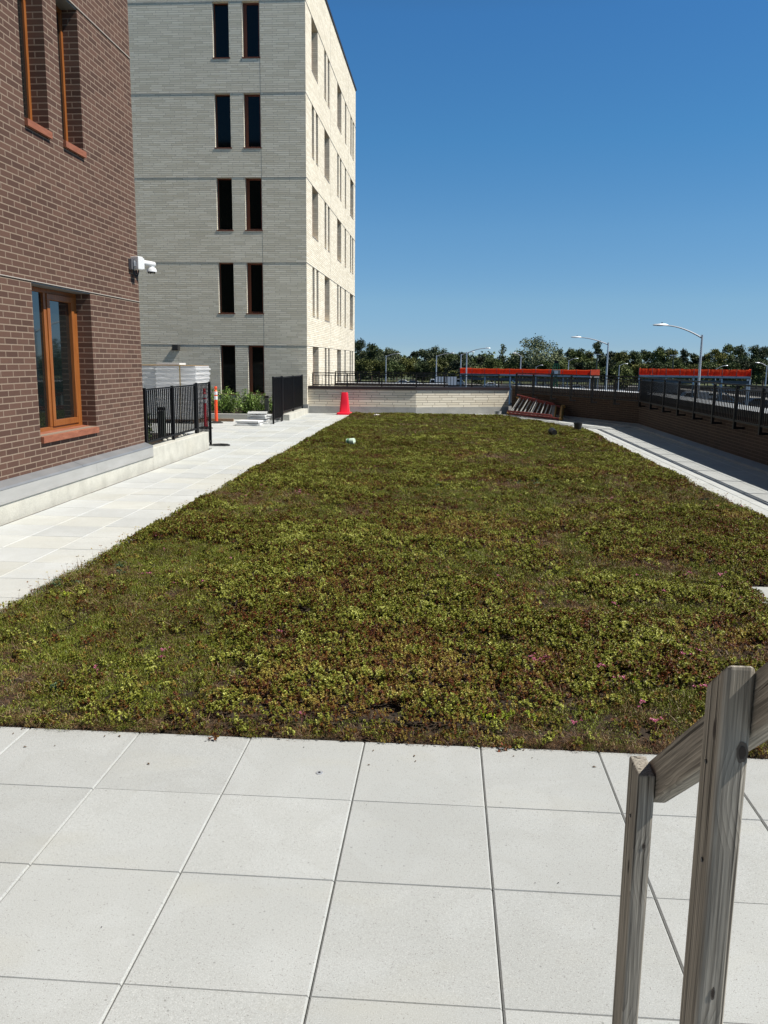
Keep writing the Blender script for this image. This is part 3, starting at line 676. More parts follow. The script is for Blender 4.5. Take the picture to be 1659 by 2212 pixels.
# ---------------------------------------------------------------- railings
def railing(label, pts, zb, zt, zr, pitch, postn, brackets=False, base=None, bw=.016, thick=.05, group=None, name='railing', n2=None, midz=None):
    pts = [Vector(p) for p in pts]; root = thing(name, label, 'railing', (*pts[0], 0), group)
    for si in range(len(pts)-1):
        a, b = pts[si], pts[si+1]; d = (b-a); L = d.length; d = d/L; nrm = Vector((d.y, -d.x))
        if nrm.x > 0: nrm = -nrm
        np_ = postn[si]; q = lambda t, z, o=0: (a.x+d.x*t+nrm.x*o, a.y+d.y*t+nrm.y*o, z)
        MB().bar(q(0, zt), q(L, zt), .03, .028).build('top_rail', M['black_metal'], root)
        MB().bar(q(0, zb), q(L, zb), .04, .035).build('bottom_rail', M['black_metal'], root)
        if zr: MB().bar(q(-.02, zr), q(L+.02, zr), .045, .035).build('handrail', M['black_metal'], root)
        for i in range(np_):
            t0, t1 = L*i/np_, L*(i+1)/np_
            m_ = MB(); n = max(2, round((t1-t0)/pitch))
            for k in range(1, n):
                t = t0+(t1-t0)*k/n; m_.bar(q(t, zb+.018), q(t, (zt-.018)), bw, bw, up=(d.x, d.y, 0))
            m_.build('picket_panel', M['black_metal'], root)
        for i in range(np_+(1 if si == len(pts)-2 else 0)):
            t = L*i/np_; zlo = base if base is not None else zb-.17
            pm = MB().bar(q(t, zlo), q(t, (zr-.024) if zr else zt+.03), thick, thick, up=(d.x, d.y, 0)).build('post', M['black_metal'], root)
            if brackets:
                MB().bar(q(t, zb-.15, 0), q(t, zb-.15, -.20), .045, .045).build('bracket', M['black_metal'], root)
    return root
FXA, FXB = Vector((5.86, 26.35)), Vector((2.66, 32.95))
railing('black railing bracketed to the brown parapet wall along the right side', [(5.86, 26.35-1.44*21), tuple(FXA), tuple(FXB)], .875, 1.50, 1.595, .103, [21, 6], True, thick=.055, bw=.019)
railing('black railing on the dark coping of the tan wall', [(-5.12, 32.5), (-1.15, 32.68), (2.05, 33.95)], 1.075, 1.44, 1.525, .125, [3, 3], base=1.034, thick=.045)
railing('farther black railing on the second parapet', [(-5.24, 40.14), (-.02, 40.14)], 1.03, 1.42, 1.49, .13, [5], base=.966, thick=.045)
# kerbed fences on the left
k1 = tag(MB().add([(-5.36,15.165,-.028),(-5.36,18.87,-.028),(-5.62,18.87,-.028),(-5.62,15.165,-.028),(-5.36,15.165,.372),(-5.36,18.87,.372),(-5.62,18.87,.372),(-5.62,15.165,.372)],
    [(0,1,5,4),(1,2,6,5),(2,3,7,6),(3,0,4,7),(4,5,6,7)]).build('kerb', M['kerb_concrete'], bevel=.012), 'pale concrete kerb under the near black fence', 'kerb')
railing('black picket fence on the near concrete kerb', [(-5.5, 15.2), (-5.5, 18.36)], .47, 1.43, None, .115, [2], base=.372, name='fence', thick=.05, bw=.021)
g1 = railing('narrow black gate panel beyond the near kerb, reaching the pavement', [(-5.5, 18.45), (-5.5, 19.5)], .10, 1.45, None, .11, [1], base=0.0, name='gate', thick=.05, bw=.02)
k2 = tag(MB().box(-5.55, 28.1, -.028, -5.22, 31.9, .20).build('kerb', M['kerb_concrete'], bevel=.012), 'pale concrete kerb under the far black fence', 'kerb')
railing('black picket fence on the far concrete kerb beside the grey building', [(-5.42, 27.95), (-5.42, 31.85)], .30, 1.43, None, .07, [2], base=.2, name='fence', thick=.05, bw=.02)
g2 = railing('black gate panel with a caster, leading onto the far fence', [(-5.42, 26.42), (-5.42, 27.84)], .14, 1.45, None, .07, [1], base=0.0, name='gate', thick=.05, bw=.02)
MB().lathe([(.035, -.02), (.05, -.018), (.05, .018), (.035, .02)], (-5.40, 27.6, .05), 14, (1, 0, 0)).build('caster', M['rubber'], g2, smooth=True)
hz = [( -5.45, 19.5, .02), (-5.3, 19.62, .02), (-5.12, 19.58, .02), (-5.03, 19.42, .02), (-5.12, 19.3, .02), (-5.3, 19.3, .02), (-5.48, 19.36, .02), (-5.6, 19.3, .02)]
tag(MB().tube(hz, .016, 8).build('hose', M['rubber'], smooth=True), 'short loop of black hose on the pavement at the foot of the near gate', 'hose')

# ---------------------------------------------------------------- planting behind the fences
tag(MB().box(-9.5, 15.14, -.028, -5.622, 18.8, .33).build('planter_soil', M['soil']), kind='structure')
tag(MB().box(-12, 28.2, -.028, -5.56, 28.4, .185).build('kerb', M['grey_concrete'], bevel=.01), 'grey concrete kerb in front of the far shrub bed', 'kerb')
tag(MB().box(-12, 28.4, -.028, -5.56, 32.07, .16).build('planter_soil', M['soil']), kind='structure')
LM = leaf_mat('shrub_leaves', [(.3, (.06, .10, .025)), (.5, (.15, .24, .045)), (.7, (.36, .46, .11))], scale=1.5)
LMd = leaf_mat('dark_shrub_leaves', [(.3, (0.020, 0.035, 0.011)), (.5, (0.051, 0.080, 0.021)), (.7, (0.136, 0.160, 0.042))], scale=1.5)
def leafmesh(name, cents, n, L, m, parent, seed, flat=.0, droop=0.0, kind=None):
    """leaf quads in clumps; cents: (x, y, z, radius, weight)"""
    r = np.random.default_rng(seed); c = np.array([q[:3] for q in cents]); rad = np.array([q[3] for q in cents]); w = np.array([q[4] for q in cents]); w = w/w.sum()
    k = r.choice(len(c), n, p=w); dv = r.normal(size=(n, 3)); dv /= np.linalg.norm(dv, axis=1)[:, None]
    rr_ = rad[k]*(r.random(n)**.45)*(1+.18*r.normal(size=n)); p = c[k]+dv*rr_[:, None]*np.array([1, 1, .8])
    d = dv*.7+r.normal(size=(n, 3))*.7; d[:, 2] -= droop; d /= np.linalg.norm(d, axis=1)[:, None]
    s_ = np.cross(d, r.normal(size=(n, 3))); s_ /= np.linalg.norm(s_, axis=1)[:, None]; l = (L*r.uniform(.6, 1.3, n))[:, None]
    v = np.stack([p, p+d*l*.5+s_*l*.36, p+d*l, p+d*l*.5-s_*l*.36], 1).reshape(-1, 3)
    off = np.array(OFF[parent.name]) if parent else np.zeros(3)
    me = bpy.data.meshes.new(name); me.vertices.add(4*n); me.vertices.foreach_set('co', (v-off).ravel().astype(np.float32))
    me.loops.add(4*n); me.loops.foreach_set('vertex_index', np.arange(4*n, dtype=np.int32)); me.polygons.add(n); me.polygons.foreach_set('loop_start', np.arange(0, 4*n, 4, dtype=np.int32))
    me.update(calc_edges=True); me.validate(); me.materials.append(m)
    a = me.attributes.new('lc', 'FLOAT', 'FACE'); a.data.foreach_set('value', np.clip(.5*r.random(n)+.5*(np.sin(k*12.9898)*43758.5 % 1), 0, 1).astype(np.float32))
    o = bpy.data.objects.new(name, me); sc.collection.objects.link(o)
    if parent: o.parent = parent; OFF[o.name] = OFF[parent.name]
    return o
def shrub(x, y, z0, h, w, label, m, seed, group, leaf=.055, n=900, wispy=.25):
    r = random.Random(seed); root = thing('shrub', label, 'shrub', (x, y, z0), group); st = MB(); cs = []
    for i in range(9):
        a = r.random()*6.28; q = r.random()**.6*w/2; hh_ = h*r.uniform(.45, 1.0)*(1-.3*(q/(w/2))**2)
        tip = Vector((x+q*math.cos(a), y+q*math.sin(a), z0+hh_)); st.tube([(x+.3*q*math.cos(a), y+.3*q*math.sin(a), z0), tip*.5+Vector((x, y, z0+hh_*.2))*.5, tip], [.008, .006, .003], 4)
        for k in range(4): cs.append((x+q*math.cos(a)*(.5+.17*k), y+q*math.sin(a)*(.5+.17*k), z0+hh_*(.25+.25*k), w*.16*(1-.15*k), 1-.17*k))
    st.build('stems', M['bark'], root); leafmesh('foliage', cs, n, leaf, m, root, seed)
for i, (x, y, h, w) in enumerate([(-8.35, 29.2, .95, 1.1), (-7.6, 29.3, .90, 1.1), (-6.95, 29.0, .88, 1.1), (-6.25, 29.1, .85, 1.0), (-5.95, 30.4, .72, .9), (-7.15, 30.6, .70, 1.0), (-8.2, 30.7, .75, 1.0), (-9.3, 29.5, .8, 1.1)]):
    shrub(x, y, .16, h, w, ['leafy green shrub left of the orange post, in front of the left ground floor window', 'leafy green shrub just right of the orange post at the kerb', 'leafy green shrub below the pier between the two ground floor windows', 'leafy green shrub beside the path light, at the kerb', 'leafy green shrub behind the path light, nearest the building corner', 'leafy green shrub in the back row, under the right ground floor window', 'leafy green shrub in the back row, under the left ground floor window', 'leafy green shrub at the left end of the far bed, behind the wrapped packs'][i], LM, 40+i, 'shrubs in the far bed', n=1700)
for i, (x, y, h, w) in enumerate([(-5.95, 15.75, .95, .7), (-6.0, 16.35, .62, .7), (-6.6, 15.9, 1.1, .8), (-6.3, 17.1, .35, .5)]):
    shrub(x, y, .33, h, w, ['dark leafy shrub against the corner of the brown building, behind the pickets', 'low dark shrub in the middle of the near planter', 'tallest dark shrub of the near planter, its top showing over the fence rail', 'small low dark plant beside the near path light'][i], LMd, 60+i, 'shrubs behind the near fence', leaf=.05, n=1100)
rk = random.Random(5)
for i in range(9):
    x, y = -5.75+rk.uniform(-.08, .1), 16.9+i*.2; rr_ = rk.uniform(.03, .055)
    m_ = MB(); m_.lathe([(rr_*.4, -rr_*.5), (rr_, -rr_*.2), (rr_*.9, rr_*.3), (rr_*.35, rr_*.6)], (x, y, .33+rr_*.4), 7)
    tag(m_.build('stone', M['kerb_concrete']), 'small pale stone behind the near kerb, %s along from the brown building' % ['first', 'second', 'third', 'fourth', 'fifth', 'sixth', 'seventh', 'eighth', 'ninth'][i], 'stone', 'stones behind the near kerb')
def bollard_light(x, y, z0, h, label):
    t_ = thing('path_light', label, 'path light', (x, y, z0)); s_ = .065
    MB().box(x-s_, y-s_, z0, x+s_, y+s_, z0+h-.08).build('post', M['dark_pole'], t_, bevel=.006)
    MB().box(x-s_*1.06, y-s_*1.06, z0+h-.07, x+s_*1.06, y+s_*1.06, z0+h).build('cap', M['black_metal'], t_, bevel=.006)
bollard_light(-5.85, 17.15, .33, .68, 'dark square path light among the plants behind the near fence')
bollard_light(-6.12, 28.75, .16, .62, 'dark square path light in the far bed beside the gate')

# ---------------------------------------------------------------- stacked paving packs
def pack(x0, y0, w, d, zt, label, seed):
    r = random.Random(seed); t_ = thing('paver_pack', label, 'paver pack', (x0+w/2, y0+d/2, 0), 'wrapped packs of pavers')
    p = MB(); 
    for k in range(3): p.box(x0+k*(w-.1)/2, y0+.02, 0.0, x0+k*(w-.1)/2+.1, y0+d-.02, .10)
    for k in range(5): p.box(x0, y0+k*(d-.1)/4, .102, x0+w, y0+k*(d-.1)/4+.1, .122)
    p.build('pallet', M['pallet_wood'], t_)
    rings = []; z_ = .13; n = 0
    while z_ < zt-.03:
        o = r.uniform(-.008, .012)+(.012 if n % 2 else -.012); lean = .05*(z_/zt)**2
        for zz in (z_, z_+.018, z_+.045, z_+.062):
            e = 0 if zz in (z_, z_+.062) else .012
            q = o+e; qy = q*.3; pts = []
            for (ax, ay, bx, by) in ((x0-q, y0-qy, x0+w+q+lean, y0-qy), (x0+w+q+lean, y0-qy, x0+w+q+lean, y0+d+q), (x0+w+q+lean, y0+d+q, x0-q, y0+d+q), (x0-q, y0+d+q, x0-q, y0-qy)):
                for k in range(6): pts.append((ax+(bx-ax)*k/6+r.gauss(0, .004), ay+(by-ay)*k/6+r.gauss(0, .004), zz))
            rings.append(pts)
        z_ += .072; n += 1
    MB().loft(rings).build('wrapped_slabs', M['wrap'], t_, smooth=False)
    zt2 = rings[-1][0][2]
    MB().box(x0-.02, y0-.01, zt2+.003, x0+w+.03, y0+d, zt2+.018).build('top_sheet', M['cardboard'], t_)
    s_ = MB(); xs_ = x0+w*.62; s_.box(xs_, y0-.045, .13, xs_+.035, y0-.04, zt2+.022); s_.box(xs_, y0-.045, zt2+.023, xs_+.035, y0+d+.04, zt2+.028)
    s_.build('strap', M['strap'], t_); return zt2
zt_ = pack(-9.0, 26.0, 1.2, 1.55, 1.80, 'tall white wrapped pack of pavers, rightmost of the row behind the near fence', 1)
pack(-10.32, 26.05, 1.25, 1.5, 1.80, 'white wrapped pack of pavers against the edge of the brown building', 2)
pack(-11.7, 26.05, 1.25, 1.5, 1.78, 'white wrapped pack of pavers mostly hidden behind the brown building', 3)
tag(MB().box(-9.05, 26.15, zt_+.03, -8.3, 26.8, zt_+.09).build('slab', M['white_slab'], bevel=.006), 'single white slab lying on top of the wrapped paver packs', 'slab')
# loose pavers by the far gate
lp = [(-6.28, 26.3, .0, .61, .61, 5), (-6.0, 25.75, 0, .8, .4, 0)]
r = random.Random(9)
for i in range(5):
    x0, y0 = -6.28+r.uniform(-.05, .05), 26.30+r.uniform(-.04, .04); z0 = .002+i*.078
    o = MB().box(-.3, -.3, 0, .3, .3, .052).build('slab', M['white_slab'], bevel=.005); o.location = (x0+.35, y0+.3, z0); o.rotation_euler = (0, R(r.uniform(-1.5, 1.5)), R(r.uniform(-12, 12))); OFF[o.name] = Vector((0, 0, 0))
    tag(o, 'white paver in the loose pile beside the far gate', 'slab', 'pavers piled by the far gate')
for i in range(2):
    o = MB().box(-.36, -.3, 0, .36, .3, .055).build('slab', M['white_slab'], bevel=.005); o.location = (-6.05, 25.85, .005+i*.085); o.rotation_euler = (0, 0, R(4-7*i))
    tag(o, 'white paver in the low front pile before the far gate', 'slab', 'pavers in the low front pile')
tag(MB().box(-6.4, 25.65, .061, -5.8, 25.72, .088).build('batten', M['white_slab']), 'thin pale spacer under the top slab of the front pile', 'batten')

# ---------------------------------------------------------------- delineators, cone, bucket, pots
def delineator(x, y, label, m):
    t_ = thing('delineator_post', label, 'delineator', (x, y, 0), 'delineator posts')
    MB().lathe([(.055, .06), (.052, .12), (.05, .9), (.052, .98), (.055, 1.0), (.035, 1.02), (.022, 1.05), (.045, 1.08), (.048, 1.12), (.03, 1.155)], (x, y, 0), 18).build('tube', m, t_, smooth=True)
    for za, zb_ in ((.74, .85), (.895, .995)): MB().lathe([(.0565, za), (.0565, zb_)], (x, y, 0), 18).build('band', M['reflective'], t_, smooth=True)
    MB().lathe([(.22, .0), (.22, .02), (.16, .04), (.06, .06)], (x, y, .002), 8).build('base', M['rubber'], t_)
delineator(-7.26, 26.45, 'orange delineator post with two silver bands between the gate and the shrub bed', M['orange_plastic'])
delineator(-7.0, 24.3, 'red delineator post standing behind the narrow near gate', M['red_plastic'])
tag(MB().bar((-7.8, 27.2, .05), (-6.9, 27.2, .05), .12, .08).build('timber', M['pallet_wood']), 'short dark timber on the pavement behind the orange post', 'timber')
cn = thing('traffic_cone', 'tall square red plastic cone standing at the far end of the white path', 'cone', (-3.8, 31.75, 0))
def sq(x, y, z, s_, r_=.35):
    o = []
    for sx, sy in ((1, 1), (-1, 1), (-1, -1), (1, -1)):
        for k in range(4):
            a = math.atan2(sy, sx)-math.pi/4+k*math.pi/6; o.append((x+sx*s_*(1-r_)+math.cos(a)*s_*r_, y+sy*s_*(1-r_)+math.sin(a)*s_*r_, z))
    return o
MB().loft([sq(-3.8, 31.75, z, s_) for z, s_ in ((.085, .20), (.10, .185), (.45, .15), (.80, .118), (.825, .108), (.826, .07), (.76, .06))]).build('body', M['red_plastic'], cn, smooth=True)
MB().loft([sq(-3.8, 31.75, z, s_, .15) for z, s_ in ((.002, .275), (.05, .275), (.08, .255), (.09, .20))]).build('base', M['red_plastic'], cn, smooth=True)
bk = thing('bucket', 'small zinc bucket on the white path in front of the tan wall end', 'bucket', (1.88, 31.05, 0))
MB().lathe([(.10, .002), (.102, .012), (.122, .24), (.13, .245), (.13, .255), (.118, .255), (.095, .03)], (1.88, 31.05, 0), 22).build('pail', M['zinc'], bk, smooth=True)
MB().tube([(1.75, 31.05, .235), (1.78, 30.95, .17), (1.88, 30.91, .14), (1.98, 30.95, .17), (2.01, 31.05, .235)], .004, 6).build('handle', M['alu'], bk, smooth=True)
def pot(x, y, z, r_, h, ax, label):
    ax = Vector(ax).normalized()
    t_ = tag(MB().lathe([(r_*.78, 0), (r_, h*.85), (r_*1.06, h*.86), (r_*1.06, h), (r_*.98, h), (r_*.74, .01)], (x, y, z), 20, ax).build('plant_pot', M['pot_black'], smooth=True), label, 'plant pot')
pot(3.72, 24.2, .08, .115, .27, (0, .02, 1), 'upright black plastic pot at the right edge of the planted bed')
pot(2.92, 22.95, .15, .095, .22, (-.25, .95, .1), 'small black pot lying on its side in the planted bed')
ct = thing('can', 'white and green can lying on the left side of the planted bed', 'can', (-2.2, 19.6, .12))
MB().lathe([(.068, 0), (.07, .004), (.07, .185), (.066, .19)], (-2.29, 19.62, .13), 20, (1, -.35, .12)).build('body', M['cup'], ct, smooth=True)
MB().lathe([(.0705, .03), (.0705, .08)], (-2.29, 19.62, .13), 20, (1, -.35, .12), cap=False).build('band', mat('green_band', (.12, .30, .16), .5), ct, smooth=True)
m_ = MB(); rr_ = random.Random(2)
m_.add([(-2.45+.14*math.cos(a)*rr_.uniform(.6, 1.1), 29.9+.1*math.sin(a), .09+rr_.uniform(0, .05)) for a in [k*.9 for k in range(7)]]+[(-2.45, 29.9, .15)], [(k, (k+1) % 7, 7) for k in range(7)])
tag(m_.build('paper_scrap', M['paper']), 'crumpled white scrap lying near the far end of the bed', 'paper')
# drain marker set in a near paver
mk = thing('survey_marker', 'small round metal marker set in a near paver', 'marker', tuple(at(690, 1670, 3.62))[:2]+(0.0,))
mx, my, _ = mk.location
r_ = (at(690, 1670, 3.0)-Vector((0, 0, CAM_H))); tt = -CAM_H/r_.z; mx, my = r_.x*tt, r_.y*tt; mk.location = (mx, my, 0); OFF[mk.name] = Vector((mx, my, 0))
MB().lathe([(.017, .0), (.017, .003), (.013, .0035)], (mx, my, 0), 18).build('disc', M['galv'], mk)
MB().lathe([(.007, .0036), (.006, .006)], (mx, my, 0), 6).build('screw', M['cable'], mk)
for i, (u, v) in enumerate(((462, 1597), (540, 1590), (1090, 1622))):
    r_ = (at(u, v, 4.0)-Vector((0, 0, CAM_H))); tt = -CAM_H/r_.z; x, y = r_.x*tt, r_.y*tt
    o = leafmesh('sedum_sprig', [(x, y, .015, .02, 1)], 26, .02, S['leafy'], None, 90+i); tag(o, ('small sprig fallen on a paver at the bed edge', 'sprig hanging over the joint between two pavers', 'dark sprig spilling over the bed edge toward the railing')[i], 'sprig')

M['litter'] = mat('dead_leaf', (.10, .06, .03), .9); M['grit'] = mat('dark_grit', (.03, .03, .03), .9)
rl_ = random.Random(21)
for i in range(30):
    if i < 22: x, y = rl_.uniform(-2.6, 2.4), 4.17-abs(rl_.gauss(0, .10))-.01
    else: x, y = rl_.uniform(-2.0, 1.2), rl_.uniform(2.0, 4.1)
    k_ = rl_.uniform(.004, .011) if i < 22 else rl_.uniform(.002, .0045); a_ = rl_.random()*6.28; m_ = MB()
    m_.add([(x+k_*math.cos(a_+t2)*q_, y+k_*math.sin(a_+t2)*q_, .003+k_*.25*h_) for t2, q_, h_ in ((0, 1.3, 0), (1.2, .6, 1), (3.14, 1.1, .2), (4.5, .6, 1.2))]+[(x, y, .006+k_*.35)], [(0, 1, 4), (1, 2, 4), (2, 3, 4), (3, 0, 4), (3, 2, 1, 0)])
    tag(m_.build('dead_leaf' if i < 22 else 'grit_speck', M['litter'] if i < 22 else M['grit']), 'tiny dry leaf fallen on the pavers along the near edge of the bed' if i < 22 else 'tiny dark speck of grit on the near pavers', 'leaf' if i < 22 else 'grit', 'dry leaves along the near bed edge' if i < 22 else 'grit on the near pavers')

# ---------------------------------------------------------------- security camera
scm = thing('security_camera', 'white dome security camera on a boxed arm near the corner of the brown building', 'security camera', (-5.5, 14.72, 3.5))
MB().box(-5.5, 14.67, 3.50, -5.44, 14.80, 3.68).build('wall_plate', mat('grey_bracket', (.10, .10, .11), .5), scm, bevel=.006)
ca0, ca1 = Vector((-5.435, 14.80, 3.60)), Vector((-5.265, 15.20, 3.60)); cd = (ca1-ca0).normalized(); cq = lambda t_, z: ca0+cd*t_+Vector((0, 0, z))
MB().bar(cq(-.06, .0), cq(.0, .0), .11, .09).build('junction', M['galv'], scm, bevel=.006)
MB().bar(cq(-.03, .015), cq(.095, .015), .22, .22).bar(cq(.097, .01), cq(.15, .01), .18, .19).build('housing', M['white_plastic'], scm, bevel=.012)
am = MB().tube([cq(.13, .045), cq(.175, .045)], .026, 12); am.tube([cq(.18, .045), cq(.48, .040)], .047, 14); am.tube([cq(.42, .03), cq(.42, -.03)], .030, 10)
am.build('arm', M['white_plastic'], scm, smooth=True)
dp = cq(.42, 0)
dm = MB().lathe([(.03, -.01), (.06, -.02), (.08, -.045), (.088, -.08), (.09, -.085), (.088, -.095), (.06, -.097)], tuple(dp), 22).build('dome', M['white_plastic'], scm, smooth=True)
for dx in (-.034, .036): MB().lathe([(.034, 0), (.034, .03), (.022, .045)], (dp.x+dx, dp.y-.02, dp.z-.085), 14, (0, -.25, -1)).build('lens', M['glass'], dm, smooth=True)
cb = MB()
for q in (0, .02, .045):
    cb.tube([cq(-.05, -.04), cq(-.03, -.13-q), cq(.02, -.19-q*.6), cq(.07, -.18), cq(.09, -.12), cq(.09, -.08)], .010, 6)
cb.tube([cq(.04, -.08), cq(.04, -.17)], .012, 6); cb.build('cable', M['cable'], scm, smooth=True)

# ---------------------------------------------------------------- ladder against the right wall
ld = thing('stepladder', 'red and yellow stepladder lying on its side against the brown parapet wall', 'ladder', (3.3, 31.5, 0))
La, Lb = Vector((2.40, 32.75, .07)), Vector((3.98, 30.05, .07)); Ua, Ub = Vector((2.78, 33.30, .66)), Vector((4.10, 30.95, .44))
ax = (Lb-La).normalized(); up2 = (Ua-La).normalized(); nrm = ax.cross(up2).normalized()
rl = lambda a, b: MB().bar(a, b, .03, .085, up=tuple(nrm))
rl(La, Lb).build('side_rail', M['ladder_red'], ld, bevel=.004); rl(Ua, Ub).build('side_rail', M['ladder_red'], ld, bevel=.004)
back = nrm*(-.13 if nrm.y > 0 else .13)
rl(La+ax*.05+back, Lb-ax*.35+back).build('rear_rail', M['ladder_red'], ld); rl(Ua+ax*.05+back*1.0, Ub-ax*.25+back*1.0).build('rear_rail', M['ladder_red'], ld)
for k in range(10):
    t_ = .04+k*.083; MB().bar(La.lerp(Lb, t_), Ua.lerp(Ub, t_+.03), .05, .022, up=tuple(nrm)).build('step', M['alu'], ld)
for k in range(4):
    t_ = .08+k*.2; MB().bar(La.lerp(Lb, t_)+back, Ua.lerp(Ub, t_+.03)+back, .02, .02, up=tuple(nrm)).build('rear_brace', M['alu'], ld)
MB().bar(La.lerp(Lb, .865), Ua.lerp(Ub, .865), .13, .05, up=tuple(nrm)).build('shelf', M['deck_steel'], ld)
MB().bar(La.lerp(Lb, .905), Ua.lerp(Ub, .905), .05, .06, up=tuple(nrm)).build('shelf_edge', M['ladder_yellow'], ld)
MB().bar(Lb+ax*.08-up2*.03, Ub+ax*.10+up2*.04, .10, .12, up=tuple(nrm)).build('top_cap', M['ladder_yellow'], ld, bevel=.02)
MB().bar(Ub+ax*.10+up2*.03, Ub+ax*.24+up2*.03, .07, .1, up=tuple(nrm)).build('cap_lip', M['ladder_yellow'], ld, bevel=.01)
for p in (La, Ua): MB().bar(p-ax*.09, p+ax*.07, .05, .12, up=tuple(nrm)).build('foot', M['ladder_yellow'], ld, bevel=.01)

# ---------------------------------------------------------------- timber handrail in the foreground
hr = thing('timber_handrail', 'weathered grey timber stair handrail with two posts in the foreground', 'handrail', (.46, 1.5, 0))
def local_bar(name, base, L, wx, wy, rot, top=None, bev=.006):
    """a board built along its own Z, so that the grain follows it"""
    m_ = MB(); x, y = wx/2, wy/2; zt = L if top is None else top
    zf = (lambda yy: L+(top or 0)*(-(yy))) if top else (lambda yy: L)
    n = 1
    m_.add([(-x,-y,0),(x,-y,0),(x,y,0),(-x,y,0),(-x,-y,zf(-y)),(x,-y,zf(-y)),(x,y,zf(y)),(-x,y,zf(y))], [(0,3,2,1),(4,5,6,7),(0,1,5,4),(1,2,6,5),(2,3,7,6),(3,0,4,7)])
    me = bpy.data.meshes.new(name); me.from_pydata(m_.v, [], m_.f); me.materials.append(M['wood'])
    o = bpy.data.objects.new(name, me); sc.collection.objects.link(o); o.parent = hr
    o.location = Vector(base)-Vector(hr.location); o.rotation_euler = rot
    b = o.modifiers.new('bevel', 'BEVEL'); b.width = bev; b.segments = 3
    return o
local_bar('post', (.4545, 1.295, 0), 1.51, .048, .085, (0, 0, 0), top=.75, bev=.0095)
local_bar('post', (.4585, 1.808, 0), 1.10, .039, .095, (0, 0, 0))
s0, s1 = Vector((.498, 1.83, 1.047)), Vector((.498, .70, 1.047+1.13*.757))
local_bar('rail', s0, (s1-s0).length, .038, .089, (s1-s0).to_track_quat('Z', 'X').to_euler(), bev=.008).rotation_euler = Matrix(((1, 0, 0), (0, .757/math.hypot(1, .757), -1/math.hypot(1, .757)), (0, 1/math.hypot(1, .757), .757/math.hypot(1, .757)))).to_euler()
m_ = MB()
for (x, y, z) in ((.4295, 1.30, 1.36), (.4295, 1.28, 1.20), (.438, 1.80, .98)): m_.lathe([(.004, 0), (.004, .0015)], (x, y, z), 8, (-1, 0, 0))
m_.build('screws', M['cable'], hr)
M['knot'] = mat('dark_knot', (.045, .035, .027), .9); M['knot_ring'] = mat('knot_ring', (.10, .085, .07), .9)
def knot(c, n_, rx, rz):
    c = Vector(c); n_ = Vector(n_); sd = n_.cross(Vector((0, 0, 1))).normalized()
    for k, (f_, m2) in enumerate(((1.0, 'knot_ring'), (.62, 'knot'))):
        rr2 = random.Random(int(c.z*100)); vs = [c+n_*(.0006+.0006*k)+(sd*math.cos(2*math.pi*q/18)*rx+Vector((0, 0, 1))*math.sin(2*math.pi*q/18)*rz)*f_*rr2.uniform(.88, 1.1) for q in range(18)]
        MB().add(vs, [tuple(range(18))]).build('knot', M[m2], hr)
knot((.4665, 1.2525, 1.40), (0, -1, 0), .009, .017)
knot((.4305, 1.275, 1.425), (-1, 0, 0), .006, .022)
knot((.439, 1.79, .86), (-1, 0, 0), .006, .018)
knot((.455, 1.2525, .98), (0, -1, 0), .0035, .012)
knot((.462, 1.7605, .93), (0, -1, 0), .004, .008)

# ---------------------------------------------------------------- street lamps
def lamp(u, v, D, au, av, label, w=.20, mt='galv', head=.8, style='cobra'):
    top = at(u, v, D); tip = at(au, av, D); t_ = thing('street_lamp', label, 'street lamp', (top.x, D, STREET), 'street lamps beyond the deck')
    H_ = top.z-STREET
    MB().tube([(top.x, D, STREET), (top.x, D, STREET+H_*.5), (top.x, D, top.z+.05)], [w/2*1.3, w/2*1.05, w/2*.72], 12).build('pole', M[mt], t_, smooth=True)
    if style == 'cobra':
        dx, dz = tip.x-top.x, tip.z-top.z; pts = []
        for k in range(9):
            s_ = k/8; pts.append((top.x+dx*s_, D, top.z-.15+(dz+.15)*(1-(1-s_)**1.8)))
        MB().tube(pts, [.05*w/.2*(1.2-.4*k/8) for k in range(9)], 8).build('arm', M[mt], t_, smooth=True)
        sg = 1 if dx > 0 else -1; L = head
        hd = MB().loft([[(tip.x+sg*x, D+yy*wd, tip.z+.02+zz) for yy, zz in ((1, 0), (.6, hh_), (-.6, hh_), (-1, 0), (-.7, -hh_*.6), (.7, -hh_*.6))]
                        for x, wd, hh_ in ((-.15*L, .05, .05), (.0, .1, .07), (.35*L, .17, .10), (.75*L, .15, .06), (1.0*L-.15*L, .05, .02))]).build('lamp_head', M['lamp_pale'], t_, smooth=True)
        MB().lathe([(.04, 0), (.04, .09)], (tip.x+sg*.25*L, D, tip.z+.1), 8).build('photocell', M['cable'], hd)
    else:
        for sg in (-1, 1):
            MB().box(top.x+sg*.08, D-.15, top.z-.02, top.x+sg*.85, D+.15, top.z+.12).build('lamp_head', M['lamp_pale'], t_)
lamp(1517, 725, 56, 1438, 703, 'tall pale street lamp at the right, its arm reaching left over the dark railing', .18, head=.95)
lamp(1314, 741, 81, 1252, 729, 'pale street lamp rising between the two orange netted platforms', .18, head=.95)
lamp(834, 769, 200, 858, 764, 'small street lamp farthest left, near the cream facade', .24)
lamp(943, 768.5, 165, 974, 763, 'grey street lamp in front of the dark tree, second from the cream facade', .24)
lamp(996, 766, 150, 1017, 760.5, 'shorter of two close street lamps at the left end of the long net', .22)
lamp(1008.5, 761, 125, 1048, 752.5, 'taller of two close street lamps at the left end of the long net', .22, head=.9)
lamp(1125.5, 768.8, 150, 1114, 763, 'street lamp before the big spreading tree, its short arm pointing left', .2, head=.7)
lamp(1228.6, 778.6, 200, 1243, 774.5, 'street lamp just right of the green lift', .22)
lamp(1158, 793, 240, 1168, 789, 'tiny street lamp peeping over the net left of the green lift', .2)
